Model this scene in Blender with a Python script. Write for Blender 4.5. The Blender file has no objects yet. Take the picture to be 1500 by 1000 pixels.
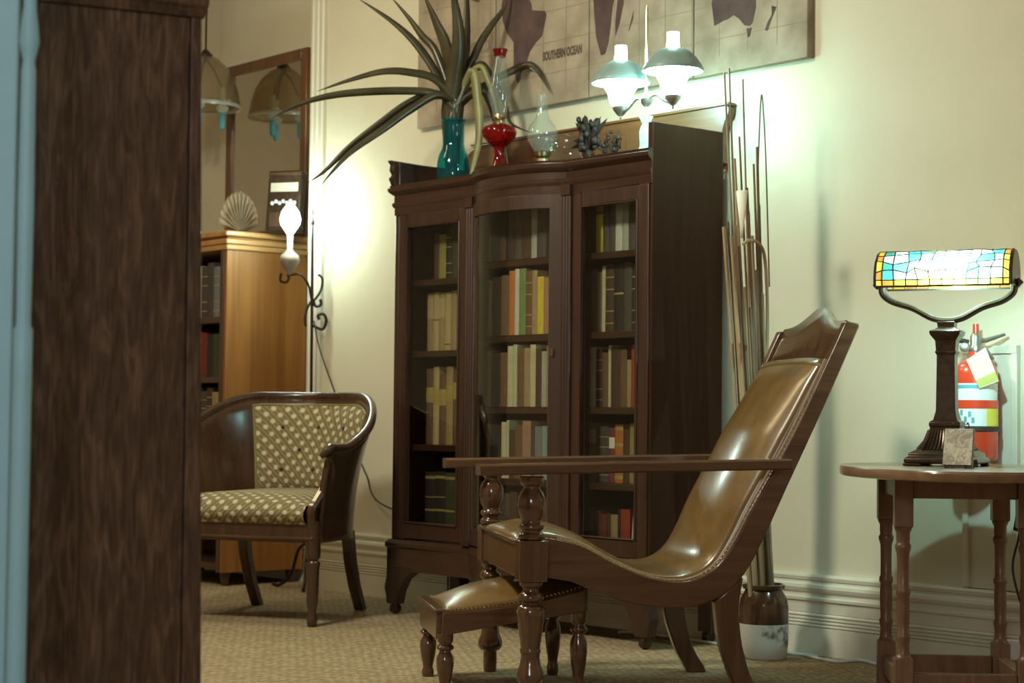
import bpy, bmesh, math, random
from mathutils import Vector, Matrix
random.seed(7)
scene = bpy.context.scene
COL = scene.collection
PI = math.pi

# ------------------------------------------------------------------ camera
F_PX, YAW, PIT, ROL = 2714.95, .8636, .0427, .0103
CAM = Vector((4.3647, -4.7154, .7503))
FW = Vector((-math.sin(YAW)*math.cos(PIT), math.cos(YAW)*math.cos(PIT), math.sin(PIT)))
_r0 = Vector((math.cos(YAW), math.sin(YAW), 0)); _u0 = _r0.cross(FW)
RT = math.cos(ROL)*_r0 + math.sin(ROL)*_u0
UP = -math.sin(ROL)*_r0 + math.cos(ROL)*_u0
cam_data = bpy.data.cameras.new('camera'); cam = bpy.data.objects.new('camera', cam_data); COL.objects.link(cam)
cam.matrix_world = Matrix(((RT.x, UP.x, -FW.x, CAM.x), (RT.y, UP.y, -FW.y, CAM.y), (RT.z, UP.z, -FW.z, CAM.z), (0, 0, 0, 1)))
cam_data.sensor_width = 36.0; cam_data.lens = F_PX*36.0/1500.0
cam_data.clip_start = .05; cam_data.clip_end = 60
cam_data.dof.use_dof = True; cam_data.dof.focus_distance = 5.1; cam_data.dof.aperture_fstop = 5.6
scene.camera = cam

# ------------------------------------------------------------------ world, lights, exposure
scene.view_settings.view_transform = 'Standard'
scene.view_settings.look = 'None'
scene.view_settings.gamma = 1.0
scene.view_settings.exposure = 0.0
world = bpy.data.worlds.new('world'); scene.world = world; world.use_nodes = True
bg = world.node_tree.nodes['Background']
bg.inputs[0].default_value = (1.0, .64, .35, 1); bg.inputs[1].default_value = .31

def area_light(name, loc, target, size, power, color):
    l = bpy.data.lights.new(name, 'AREA'); l.shape = 'DISK'; l.size = size; l.energy = power; l.color = color
    o = bpy.data.objects.new(name, l); COL.objects.link(o); o.location = loc
    o.rotation_euler = (Vector(target)-Vector(loc)).to_track_quat('-Z', 'Y').to_euler()
    return o
# the ceiling fixtures of the room, out of view above and beside the camera
area_light('ceiling_light_room', (-.25, -2.75, 2.95), (.3, -.9, .3), .45, 74, (1.0, .98, .78))
# unseen cool fill added from the camera side to lift oak and blue post
area_light('front_fill', (5.3, -6.3, 2.4), (2.0, -3.2, .9), .9, 48, (.92, .97, 1.0))
area_light('ceiling_light_alcove', (-1.9, -1.7, 2.85), (-2.2, -.6, .6), .5, 14, (1.0, .78, .44))

def point_light(name, loc, power, color, r=.03, parent=None):
    l = bpy.data.lights.new(name, 'POINT'); l.energy = power; l.color = color; l.shadow_soft_size = r
    o = bpy.data.objects.new(name, l); COL.objects.link(o); o.location = loc
    if parent: o.parent = parent
    return o

# ------------------------------------------------------------------ pixel helpers
def ray(u, v): return FW + RT*((u-750)/F_PX) + UP*((500-v)/F_PX)
def at_depth(u, v, d): return CAM + ray(u, v)*d
def at_y(u, v, y): d = ray(u, v); return CAM + d*((y-CAM.y)/d.y)
def at_z(u, v, z): d = ray(u, v); return CAM + d*((z-CAM.z)/d.z)
LATV = Vector((math.cos(YAW), math.sin(YAW), 0)); DEPV = Vector((-math.sin(YAW), math.cos(YAW), 0))
def ld(lat, dep, z=0.): p = CAM + LATV*lat + DEPV*dep; p.z = z; return p
class Frame:
    def __init__(s, o, ang): s.o = Vector(o); s.a = ang; s.m = Matrix.Translation(s.o) @ Matrix.Rotation(ang, 4, 'Z'); s.i = s.m.inverted()
    def on_y(s, u, v, y):
        c = s.i @ CAM; d = s.i.to_3x3() @ ray(u, v); t = (y-c.y)/d.y; return c + d*t
    def on_x(s, u, v, x):
        c = s.i @ CAM; d = s.i.to_3x3() @ ray(u, v); t = (x-c.x)/d.x; return c + d*t
    def on_z(s, u, v, z):
        c = s.i @ CAM; d = s.i.to_3x3() @ ray(u, v); t = (z-c.z)/d.z; return c + d*t

# ------------------------------------------------------------------ materials
def new_mat(name):
    m = bpy.data.materials.new(name); m.use_nodes = True
    nt = m.node_tree; nt.nodes.clear()
    out = nt.nodes.new('ShaderNodeOutputMaterial')
    return m, nt, out
def N(nt, t, **kw):
    n = nt.nodes.new(t)
    for k, v in kw.items():
        if k.startswith('i_'):
            key = k[2:]
            key = int(key) if key.isdigit() else key.replace('_', ' ')
            n.inputs[key].default_value = v
        else: setattr(n, k, v)
    return n
def L(nt, a, b): nt.links.new(a, b)
def c4(c): return (c[0], c[1], c[2], 1)
def coords(nt, scale=(1, 1, 1), kind='Object', rot=(0, 0, 0)):
    t = N(nt, 'ShaderNodeTexCoord'); mp = N(nt, 'ShaderNodeMapping')
    mp.inputs['Scale'].default_value = scale; mp.inputs['Rotation'].default_value = rot
    L(nt, t.outputs[kind], mp.inputs[0]); return mp.outputs[0]
def ramp(nt, fac, stops):
    r = N(nt, 'ShaderNodeValToRGB')
    el = r.color_ramp.elements
    while len(el) < len(stops): el.new(.5)
    for e, (p, c) in zip(el, stops): e.position = p; e.color = c4(c)
    L(nt, fac, r.inputs[0]); return r.outputs[0]
def bump(nt, h, strength=.3, dist=.002):
    b = N(nt, 'ShaderNodeBump'); b.inputs['Strength'].default_value = strength; b.inputs['Distance'].default_value = dist
    L(nt, h, b.inputs['Height']); return b.outputs[0]
def noise_mat(name, c1, c2, scale=(8, 8, 8), rough=.6, metal=0., bumps=.15, detail=4, coat=0., nscale=1., dist=.002, spec=.5, distort=0., lo=.3, hi=.7):
    m, nt, out = new_mat(name)
    p = N(nt, 'ShaderNodeBsdfPrincipled'); p.inputs['Roughness'].default_value = rough; p.inputs['Metallic'].default_value = metal
    p.inputs['Coat Weight'].default_value = coat; p.inputs['Coat Roughness'].default_value = .15
    p.inputs['Specular IOR Level'].default_value = spec
    n = N(nt, 'ShaderNodeTexNoise'); n.inputs['Scale'].default_value = nscale; n.inputs['Detail'].default_value = detail
    n.inputs['Distortion'].default_value = distort
    L(nt, coords(nt, scale), n.inputs['Vector'])
    L(nt, ramp(nt, n.outputs[0], [(lo, c1), (hi, c2)]), p.inputs['Base Color'])
    if bumps: L(nt, bump(nt, n.outputs[0], bumps, dist), p.inputs['Normal'])
    L(nt, p.outputs[0], out.inputs[0]); return m
def wood(name, c1, c2, grain='z', rough=.35, coat=.25, fine=1.):
    s = {'x': (2.2, 34, 34), 'y': (34, 2.2, 34), 'z': (34, 34, 2.2)}[grain]
    return noise_mat(name, c1, c2, tuple(k*fine for k in s), rough, coat=coat, bumps=.12, distort=.6, detail=6)
def glass_mat(name, tint=(1, 1, 1), rough=.02, body=None, body_fac=0., ior=1.45):
    m, nt, out = new_mat(name)
    tr = N(nt, 'ShaderNodeBsdfTransparent'); tr.inputs[0].default_value = c4(tint)
    gl = N(nt, 'ShaderNodeBsdfGlossy'); gl.inputs['Roughness'].default_value = rough
    lw = N(nt, 'ShaderNodeLayerWeight'); pw = N(nt, 'ShaderNodeMath', operation='POWER'); pw.inputs[1].default_value = 4.0; L(nt, lw.outputs['Facing'], pw.inputs[0])
    fr = N(nt, 'ShaderNodeMath', operation='MULTIPLY_ADD'); fr.inputs[1].default_value = .9; fr.inputs[2].default_value = .035; L(nt, pw.outputs[0], fr.inputs[0])
    mx = N(nt, 'ShaderNodeMixShader'); L(nt, fr.outputs[0], mx.inputs[0])
    src = tr.outputs[0]
    if body:
        df = N(nt, 'ShaderNodeBsdfDiffuse'); df.inputs[0].default_value = c4(body)
        m2 = N(nt, 'ShaderNodeMixShader'); m2.inputs[0].default_value = body_fac
        L(nt, src, m2.inputs[1]); L(nt, df.outputs[0], m2.inputs[2]); src = m2.outputs[0]
    L(nt, src, mx.inputs[1]); L(nt, gl.outputs[0], mx.inputs[2]); L(nt, mx.outputs[0], out.inputs[0]); return m
def emit_mat(name, c, s):
    m, nt, out = new_mat(name); e = N(nt, 'ShaderNodeEmission'); e.inputs[0].default_value = c4(c); e.inputs[1].default_value = s
    L(nt, e.outputs[0], out.inputs[0]); return m
def translucent_mat(name, c):
    m, nt, out = new_mat(name)
    t = N(nt, 'ShaderNodeBsdfTranslucent'); d = N(nt, 'ShaderNodeBsdfPrincipled'); d.inputs['Roughness'].default_value = .2
    n = N(nt, 'ShaderNodeTexNoise'); n.inputs['Scale'].default_value = 30; L(nt, coords(nt), n.inputs['Vector'])
    col = ramp(nt, n.outputs[0], [(.3, tuple(k*.8 for k in c)), (.7, c)])
    L(nt, col, t.inputs[0]); L(nt, col, d.inputs['Base Color'])
    mx = N(nt, 'ShaderNodeMixShader'); mx.inputs[0].default_value = .3
    L(nt, t.outputs[0], mx.inputs[1]); L(nt, d.outputs[0], mx.inputs[2]); L(nt, mx.outputs[0], out.inputs[0]); return m
def fabric_mat(name):
    m, nt, out = new_mat(name)
    p = N(nt, 'ShaderNodeBsdfPrincipled'); p.inputs['Roughness'].default_value = .85; p.inputs['Specular IOR Level'].default_value = .2
    uv = coords(nt, (1, 1, 1), 'UV', (0, 0, .72))
    v = N(nt, 'ShaderNodeTexVoronoi', voronoi_dimensions='2D'); v.inputs['Scale'].default_value = 27; v.inputs['Randomness'].default_value = .05
    L(nt, uv, v.inputs['Vector'])
    w = N(nt, 'ShaderNodeTexWave', bands_direction='X'); w.inputs['Scale'].default_value = 21; w.inputs['Distortion'].default_value = .8
    L(nt, uv, w.inputs['Vector'])
    base = ramp(nt, w.outputs[1], [(.25, (.17, .135, .065)), (.75, (.27, .22, .115))])
    dots = ramp(nt, v.outputs['Distance'], [(.20, (1, 1, 1)), (.34, (0, 0, 0))])
    mx = N(nt, 'ShaderNodeMix', data_type='RGBA'); L(nt, dots, mx.inputs[0]); L(nt, base, mx.inputs[6]); mx.inputs[7].default_value = (.58, .51, .36, 1)
    L(nt, mx.outputs[2], p.inputs['Base Color'])
    L(nt, bump(nt, dots, .6, .006), p.inputs['Normal']); L(nt, p.outputs[0], out.inputs[0]); return m
def carpet_mat():
    m, nt, out = new_mat('carpet_weave')
    p = N(nt, 'ShaderNodeBsdfPrincipled'); p.inputs['Roughness'].default_value = .95; p.inputs['Specular IOR Level'].default_value = .1
    co = coords(nt, (1, 1, 1), 'Object', (0, 0, .35))
    b = N(nt, 'ShaderNodeTexVoronoi'); b.inputs['Scale'].default_value = 1; b.inputs['Randomness'].default_value = .55
    L(nt, coords(nt, (62, 34, 34), 'Object', (0, 0, .35)), b.inputs['Vector'])
    bc_ = ramp(nt, b.outputs['Distance'], [(.15, (.50, .385, .245)), (.62, (.30, .22, .13))])
    n = N(nt, 'ShaderNodeTexNoise'); n.inputs['Scale'].default_value = 160; L(nt, co, n.inputs['Vector'])
    mx = N(nt, 'ShaderNodeMix', data_type='RGBA', blend_type='MULTIPLY'); mx.inputs[0].default_value = .45
    L(nt, bc_, mx.inputs[6]); L(nt, ramp(nt, n.outputs[0], [(.3, (.55, .5, .45)), (.7, (1.2, 1.2, 1.2))]), mx.inputs[7])
    L(nt, mx.outputs[2], p.inputs['Base Color'])
    inv = N(nt, 'ShaderNodeMath', operation='SUBTRACT'); inv.inputs[0].default_value = 1; L(nt, b.outputs['Distance'], inv.inputs[1])
    L(nt, bump(nt, inv.outputs[0], .8, .010), p.inputs['Normal']); L(nt, p.outputs[0], out.inputs[0]); return m
def oak_mat():
    m, nt, out = new_mat('quartered_dark_oak')
    p = N(nt, 'ShaderNodeBsdfPrincipled'); p.inputs['Roughness'].default_value = .5; p.inputs['Specular IOR Level'].default_value = .3
    a = N(nt, 'ShaderNodeTexNoise'); a.inputs['Scale'].default_value = 1; a.inputs['Detail'].default_value = 5; a.inputs['Distortion'].default_value = 1.6
    L(nt, coords(nt, (55, 55, 9), 'Object', (.0, .42, 0)), a.inputs['Vector'])
    b = N(nt, 'ShaderNodeTexNoise'); b.inputs['Scale'].default_value = 1; b.inputs['Detail'].default_value = 3
    L(nt, coords(nt, (240, 240, 14)), b.inputs['Vector'])
    c = ramp(nt, a.outputs[0], [(.38, (.070, .041, .025)), (.52, (.100, .060, .037)), (.64, (.150, .095, .060))])
    mx = N(nt, 'ShaderNodeMix', data_type='RGBA', blend_type='MULTIPLY'); mx.inputs[0].default_value = .6
    L(nt, c, mx.inputs[6]); L(nt, ramp(nt, b.outputs[0], [(.35, (.5, .5, .5)), (.65, (1.25, 1.2, 1.15))]), mx.inputs[7])
    L(nt, mx.outputs[2], p.inputs['Base Color']); L(nt, bump(nt, b.outputs[0], .1, .001), p.inputs['Normal'])
    L(nt, p.outputs[0], out.inputs[0]); return m
def mirror_mat():
    m, nt, out = new_mat('old_mirror_glass')
    p = N(nt, 'ShaderNodeBsdfPrincipled'); p.inputs['Metallic'].default_value = 1; p.inputs['Roughness'].default_value = .03
    p.inputs['Base Color'].default_value = (.78, .70, .62, 1); L(nt, p.outputs[0], out.inputs[0]); return m

M = {}
M['wall'] = noise_mat('wall_paint', (.62, .575, .43), (.66, .615, .47), (3, 3, 3), .75, bumps=.03, spec=.2)
M['trim'] = noise_mat('trim_paint', (.62, .60, .49), (.68, .66, .55), (6, 6, 6), .4, bumps=.02)
M['ceiling'] = noise_mat('ceiling_paint', (.6, .57, .48), (.64, .6, .5), (3, 3, 3), .8, bumps=.02)
M['carpet'] = carpet_mat()
M['mahog'] = wood('dark_mahogany', (.030, .0125, .007), (.056, .024, .0135), 'z', .42, .12)
M['mahogside'] = noise_mat('dark_mahogany_side', (.034, .0115, .0048), (.050, .018, .008), (34, 34, 2.2), .6, coat=0, bumps=.1, distort=.6, detail=6, spec=.15)
M['mahogx'] = wood('dark_mahogany_cross', (.030, .0125, .007), (.056, .024, .0135), 'x', .28, .4)
M['litwood'] = wood('lit_gallery_wood', (.11, .045, .017), (.18, .08, .03), 'x', .4, .2)  # lamplight on the back gallery put into its lighter wood colour
M['chairwood'] = wood('teak_chair_wood', (.070, .031, .014), (.135, .066, .030), 'x', .24, .5)
M['chairwoodz'] = wood('teak_chair_wood_upright', (.060, .026, .012), (.12, .056, .026), 'z', .17, .7)
M['tubwood'] = wood('tub_chair_wood', (.038, .017, .008), (.072, .034, .017), 'z', .25, .45)
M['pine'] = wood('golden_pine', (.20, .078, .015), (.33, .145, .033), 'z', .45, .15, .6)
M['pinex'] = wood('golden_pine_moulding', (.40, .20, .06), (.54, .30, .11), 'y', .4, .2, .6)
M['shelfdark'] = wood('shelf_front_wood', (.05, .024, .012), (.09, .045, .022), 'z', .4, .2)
M['tablewood'] = wood('oak_table_wood', (.125, .063, .031), (.205, .112, .060), 'z', .42, .15)
M['tabletop'] = wood('oak_table_top', (.165, .09, .047), (.25, .145, .08), 'y', .28, .3)
M['oak'] = oak_mat()
M['leather'] = noise_mat('brown_leather', (.135, .072, .019), (.19, .108, .032), (14, 14, 14), .27, bumps=.05, detail=6, coat=.25, spec=.6)
M['leatheredge'] = noise_mat('leather_welt', (.30, .22, .15), (.42, .33, .24), (40, 40, 40), .35, bumps=.1)
M['nail'] = noise_mat('brass_nails', (.5, .38, .2), (.62, .48, .28), (30, 30, 30), .25, 1.0, bumps=0)
M['fabric'] = fabric_mat('woven_dot_upholstery')
M['iron'] = noise_mat('black_wrought_iron', (.022, .017, .013), (.045, .036, .028), (60, 60, 60), .45, .6, bumps=.2)
M['bronze'] = noise_mat('dark_bronze', (.060, .040, .028), (.105, .072, .050), (40, 40, 40), .3, .7, bumps=.15)
M['darkflower'] = noise_mat('dark_dried_flower', (.014, .008, .006), (.035, .02, .015), (60, 60, 60), .55, bumps=.1, spec=.25)
M['brass'] = noise_mat('aged_brass', (.36, .27, .15), (.50, .40, .24), (30, 30, 30), .3, 1.0, bumps=.05)
M['pewter'] = noise_mat('grey_metal', (.30, .29, .25), (.42, .41, .36), (30, 30, 30), .35, .8, bumps=.05)
M['pot'] = noise_mat('grey_pottery', (.16, .13, .10), (.25, .21, .17), (20, 20, 20), .6, bumps=.1)
M['glass'] = glass_mat('clear_glass', (.97, .98, .97))
M['pane'] = glass_mat('old_cabinet_pane', (.93, .94, .90), .015)
M['tealglass'] = glass_mat('teal_glass', (.30, .76, .78), .03, (.02, .24, .27), .10)
M['redglass'] = glass_mat('ruby_glass', (.60, .06, .05), .03, (.28, .012, .010), .28)
M['clearlamp'] = glass_mat('lamp_glass', (.90, .95, .93), .03, (.55, .62, .58), .10)
M['smokeglass'] = glass_mat('smoky_bell_glass', (.84, .79, .68), .05, (.42, .36, .26), .16)
M['drop'] = glass_mat('blue_drop_glass', (.35, .8, .92), .03, (.15, .55, .7), .55)
M['milk'] = translucent_mat('milk_glass', (.85, .92, .88))
M['greenshade'] = noise_mat('grey_green_shade', (.20, .29, .27), (.25, .35, .33), (20, 20, 20), .35, bumps=.03)
M['bulb'] = emit_mat('lit_bulb', (.72, 1.0, .97), 26)
M['funnel'] = emit_mat('glowing_opal_glass', (.50, 1.0, .93), 64)
M['tube'] = emit_mat('lit_tube', (.85, 1.0, .94), 11)
M['mirror'] = mirror_mat()
M['frame'] = wood('mirror_frame_wood', (.085, .035, .015), (.16, .07, .028), 'z', .3, .4)
M['blue'] = noise_mat('blue_paint', (.30, .60, .74), (.34, .65, .80), (8, 8, 8), .5, bumps=.03)
M['red'] = noise_mat('red_enamel', (.62, .055, .02), (.68, .07, .03), (10, 10, 10), .25, bumps=0, coat=.4)
M['white'] = noise_mat('white_plastic', (.72, .74, .72), (.78, .80, .78), (10, 10, 10), .4, bumps=0)
M['paper'] = noise_mat('cream_paper', (.62, .58, .44), (.70, .66, .52), (30, 30, 30), .8, bumps=.02)
M['tag'] = noise_mat('yellow_tag', (.74, .70, .40), (.80, .76, .50), (20, 20, 20), .6, bumps=0)
M['tagdark'] = noise_mat('olive_tag_print', (.42, .40, .08), (.5, .48, .14), (20, 20, 20), .6, bumps=0)
M['yellow'] = noise_mat('yellow_label', (.70, .62, .05), (.76, .70, .1), (20, 20, 20), .5, bumps=0)
M['labelblue'] = noise_mat('blue_label_print', (.10, .32, .42), (.14, .4, .5), (20, 20, 20), .5, bumps=0)
M['black'] = noise_mat('black_rubber', (.02, .018, .016), (.035, .03, .027), (20, 20, 20), .5, bumps=0)
M['canvas'] = noise_mat('aged_map_canvas', (.235, .185, .125), (.40, .33, .24), (9, 9, 9), .85, bumps=.08, detail=9)
M['land'] = noise_mat('map_land_print', (.055, .030, .028), (.11, .066, .058), (12, 12, 12), .85, bumps=.05, detail=6)
M['ink'] = noise_mat('map_ink', (.075, .05, .04), (.12, .085, .065), (20, 20, 20), .85, bumps=0)
M['faint'] = noise_mat('map_faint_ink', (.21, .165, .11), (.27, .21, .145), (20, 20, 20), .85, bumps=0)
M['crockbrown'] = noise_mat('brown_salt_glaze', (.035, .017, .009), (.085, .04, .02), (14, 14, 14), .12, bumps=.05, coat=.6)
M['crockwhite'] = noise_mat('chipped_white_glaze', (.16, .13, .10), (.56, .56, .52), (17, 17, 17), .4, bumps=.1, detail=5, lo=.33, hi=.42)
M['cane'] = noise_mat('tan_cane', (.26, .18, .095), (.44, .33, .19), (30, 30, 5), .5, bumps=.1)
M['cane2'] = noise_mat('brown_cane', (.13, .08, .042), (.23, .15, .08), (30, 30, 5), .5, bumps=.1)
M['leaf'] = noise_mat('dark_strap_leaf', (.034, .027, .012), (.072, .058, .026), (9, 9, 9), .32, bumps=.05, spec=.6)
M['leafpale'] = noise_mat('pale_strap_leaf', (.16, .15, .055), (.25, .23, .095), (9, 9, 9), .4, bumps=.05)
M['shell'] = noise_mat('tan_shell', (.22, .17, .10), (.34, .27, .165), (22, 22, 22), .6, bumps=.3)
M['lead'] = noise_mat('lead_came', (.035, .025, .02), (.06, .045, .035), (30, 30, 30), .5, .5, bumps=.1)
M['pages'] = noise_mat('book_pages', (.42, .35, .23), (.52, .45, .31), (4, 120, 4), .9, bumps=.1)
M['gilt'] = noise_mat('gilt_band', (.50, .38, .14), (.60, .47, .20), (40, 40, 40), .4, .5, bumps=0)
M['whitecable'] = noise_mat('white_cable', (.66, .68, .66), (.72, .74, .72), (10, 10, 10), .5, bumps=0)

# ------------------------------------------------------------------ mesh building
class MB:
    def __init__(s): s.v = []; s.f = []; s.uv = {}
    def add(s, vs, fs):
        o = len(s.v); s.v += [tuple(p) for p in vs]; s.f += [tuple(i+o for i in f) for f in fs]; return s
    def box(s, c, d, rot=None):
        cx, cy, cz = c; x, y, z = d[0]/2, d[1]/2, d[2]/2
        vs = [Vector((i*x, j*y, k*z)) for i in (-1, 1) for j in (-1, 1) for k in (-1, 1)]
        if rot: vs = [rot @ p for p in vs]
        vs = [p+Vector(c) for p in vs]
        return s.add(vs, [(0, 1, 3, 2), (4, 6, 7, 5), (0, 4, 5, 1), (2, 3, 7, 6), (0, 2, 6, 4), (1, 5, 7, 3)])
    def bx(s, x0, x1, y0, y1, z0, z1): return s.box(((x0+x1)/2, (y0+y1)/2, (z0+z1)/2), (x1-x0, y1-y0, z1-z0))
    def lathe(s, prof, seg=24, o=(0, 0, 0), axis=None, sx=1., sy=1., a0=0., a1=2*PI, cap=True):
        full = abs(a1-a0-2*PI) < 1e-6; n = seg if full else seg+1
        q = Vector((0, 0, 1)).rotation_difference(Vector(axis).normalized()) if axis else None
        vs = []
        for r, z in prof:
            for k in range(n):
                a = a0+(a1-a0)*k/seg; p = Vector((r*math.cos(a)*sx, r*math.sin(a)*sy, z))
                if q: p = q @ p
                vs.append(p+Vector(o))
        fs = []
        for i in range(len(prof)-1):
            for k in range(seg):
                k2 = (k+1) % n
                fs.append((i*n+k, i*n+k2, (i+1)*n+k2, (i+1)*n+k))
        if cap and full:
            if prof[0][0] > 1e-5: fs.append(tuple(range(n-1, -1, -1)))
            if prof[-1][0] > 1e-5: fs.append(tuple((len(prof)-1)*n+k for k in range(n)))
        return s.add(vs, fs)
    def tube(s, pts, r, seg=8, cap=True):
        pts = [Vector(p) for p in pts]; n = len(pts)
        rs = r if isinstance(r, (list, tuple)) else [r]*n
        vs = []; prev = None
        for i, p in enumerate(pts):
            t = (pts[min(i+1, n-1)]-pts[max(i-1, 0)]).normalized()
            if prev is None:
                a = Vector((0, 0, 1)) if abs(t.z) < .9 else Vector((1, 0, 0)); u = t.cross(a).normalized()
            else: u = (prev-t*prev.dot(t)).normalized()
            prev = u; w = t.cross(u)
            for k in range(seg): vs.append(p+(u*math.cos(2*PI*k/seg)+w*math.sin(2*PI*k/seg))*rs[i])
        fs = [(i*seg+k, i*seg+(k+1) % seg, (i+1)*seg+(k+1) % seg, (i+1)*seg+k) for i in range(n-1) for k in range(seg)]
        if cap: fs += [tuple(range(seg-1, -1, -1)), tuple((n-1)*seg+k for k in range(seg))]
        return s.add(vs, fs)
    def prism(s, poly, a, b, plane='xz'):
        n = len(poly)
        def P(p, t): return {'xz': (p[0], t, p[1]), 'xy': (p[0], p[1], t), 'yz': (t, p[0], p[1])}[plane]
        vs = [P(p, a) for p in poly]+[P(p, b) for p in poly]
        fs = [tuple(range(n)), tuple(range(2*n-1, n-1, -1))]+[(i, i+n, (i+1) % n+n, (i+1) % n) for i in range(n)]
        return s.add(vs, fs)
    def ribbon(s, top, bot, y0, y1):
        """band between two polylines (x,z), extruded y0..y1, quads only"""
        n = len(top); vs = []
        for (t, b) in zip(top, bot): vs += [(t[0], y0, t[1]), (t[0], y1, t[1]), (b[0], y1, b[1]), (b[0], y0, b[1])]
        fs = []
        for i in range(n-1):
            for k in range(4): fs.append((i*4+k, i*4+(k+1) % 4, (i+1)*4+(k+1) % 4, (i+1)*4+k))
        fs += [(0, 1, 2, 3), tuple((n-1)*4+k for k in (3, 2, 1, 0))]
        return s.add(vs, fs)
    def sweep(s, path, prof, closed=False):
        """path: (x,y,nx,ny) ; prof: closed polygon of (out, z)"""
        m = len(prof); vs = []
        for (x, y, nx, ny) in path:
            for (o, z) in prof: vs.append((x+nx*o, y+ny*o, z))
        fs = [(i*m+k, i*m+(k+1) % m, (i+1)*m+(k+1) % m, (i+1)*m+k) for i in range(len(path)-1) for k in range(m)]
        fs += [tuple(range(m)), tuple((len(path)-1)*m+k for k in range(m-1, -1, -1))]
        return s.add(vs, fs)
    def grid(s, fn, nu, nv, uvfn=None):
        o = len(s.v)
        for i in range(nu+1):
            for j in range(nv+1):
                if uvfn: s.uv[len(s.v)] = uvfn(i/nu, j/nv)
                s.v.append(tuple(fn(i/nu, j/nv)))
        s.f += [(o+i*(nv+1)+j, o+(i+1)*(nv+1)+j, o+(i+1)*(nv+1)+j+1, o+i*(nv+1)+j+1) for i in range(nu) for j in range(nv)]
        return s
    def sphere(s, c, r, seg=14, rings=8, sc=(1, 1, 1)):
        prof = [(r*math.sin(PI*i/rings)+(1e-6 if i in (0, rings) else 0), -r*math.cos(PI*i/rings)) for i in range(rings+1)]
        o = len(s.v); s.lathe(prof, seg, (0, 0, 0), cap=False)
        for i in range(o, len(s.v)): p = s.v[i]; s.v[i] = (p[0]*sc[0]+c[0], p[1]*sc[1]+c[1], p[2]*sc[2]+c[2])
        return s
    def mesh(s, name, smooth=40, weld=True):
        me = bpy.data.meshes.new(name); me.from_pydata(s.v, [], s.f)
        if s.uv:
            ul = me.uv_layers.new(name='UVMap')
            for lp in me.loops: ul.data[lp.index].uv = s.uv.get(lp.vertex_index, (0, 0))
        bm = bmesh.new(); bm.from_mesh(me)
        if weld: bmesh.ops.remove_doubles(bm, verts=bm.verts, dist=1e-5)
        bmesh.ops.recalc_face_normals(bm, faces=bm.faces); bm.to_mesh(me); bm.free()
        if smooth:
            for p in me.polygons: p.use_smooth = True
            me.set_sharp_from_angle(angle=math.radians(smooth))
        return me
    def build(s, name, mat, parent=None, smooth=40, bevel=0, solid=0, sub=0):
        me = s.mesh(name, smooth); o = bpy.data.objects.new(name, me); COL.objects.link(o)
        me.materials.append(M[mat] if isinstance(mat, str) else mat)
        if parent: o.parent = parent
        if solid:
            k = o.modifiers.new('thick', 'SOLIDIFY'); k.thickness = solid; k.offset = 0
        if sub:
            k = o.modifiers.new('sub', 'SUBSURF'); k.levels = sub; k.render_levels = sub
        if bevel:
            k = o.modifiers.new('bevel', 'BEVEL'); k.width = bevel; k.segments = 2; k.limit_method = 'ANGLE'; k.angle_limit = math.radians(35)
        return o
def tag(o, label, cat, group=None):
    o['label'] = label; o['category'] = cat
    if group: o['group'] = group
    return o
def thing(name, label, cat, loc=(0, 0, 0), rz=0., group=None):
    o = bpy.data.objects.new(name, None); COL.objects.link(o); o.empty_display_size = .05
    o.location = loc; o.rotation_euler = (0, 0, rz)
    return tag(o, label, cat, group)
def struct(o): o['kind'] = 'structure'; return o
def spline(pts, n=8):
    P = [Vector(p) for p in pts]; out = []
    for i in range(len(P)-1):
        p0, p1, p2, p3 = P[max(i-1, 0)], P[i], P[i+1], P[min(i+2, len(P)-1)]
        for k in range(n):
            t = k/n
            out.append(.5*((2*p1)+(p2-p0)*t+(2*p0-5*p1+4*p2-p3)*t*t+(3*p1-p0-3*p2+p3)*t**3))
    out.append(P[-1]); return out
def interp(xs, ys, x):
    if x <= xs[0]: return ys[0]
    for a, b, c, d in zip(xs, xs[1:], ys, ys[1:]):
        if x <= b: return c+(d-c)*(x-a)/(b-a)
    return ys[-1]
def turned(prof, steps=3):
    """smooth out a lathe profile"""
    pts = spline([(r, z, 0) for r, z in prof], steps); return [(max(p.x, 1e-4), p.y) for p in pts]

# ================================================================== THE SETTING
WX0, CEIL, ALC = -2.54, 3.05, .16
struct(MB().bx(-6, 7, -7, .5, -.1, 0).build('floor', 'carpet'))
struct(MB().bx(-6, 7, -7, .5, CEIL, CEIL+.1).build('ceiling', 'ceiling'))
struct(MB().bx(WX0, 6.0, 0, .3, 0, CEIL).build('wall_back', 'wall'))
struct(MB().bx(-5.0, WX0-.001, ALC, .3, 0, CEIL).build('wall_alcove', 'wall'))
struct(MB().bx(-5.1, -5.0, -6, .3, 0, CEIL).build('wall_left', 'wall'))
BB = [(0, 0), (.024, 0), (.024, .088)]
for k in range(4): z = .090+k*.011; BB += [(.019, z), (.0245, z+.003), (.0245, z+.007)]
BB += [(.019, .134), (.021, .137), (.021, .172), (.028, .176), (.029, .184), (.017, .188), (.015, .200), (.024, .206), (.028, .216), (.026, .226), (.017, .231), (.014, .238), (.019, .242), (.021, .252), (.017, .26), (0, .26)]
struct(MB().sweep([(WX0, 0, 0, -1), (6.0, 0, 0, -1)], BB).build('baseboard_back', 'trim', smooth=25))
struct(MB().sweep([(-5.0, ALC, 0, -1), (WX0-.002, ALC, 0, -1)], BB).build('baseboard_alcove', 'trim', smooth=25))
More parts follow.
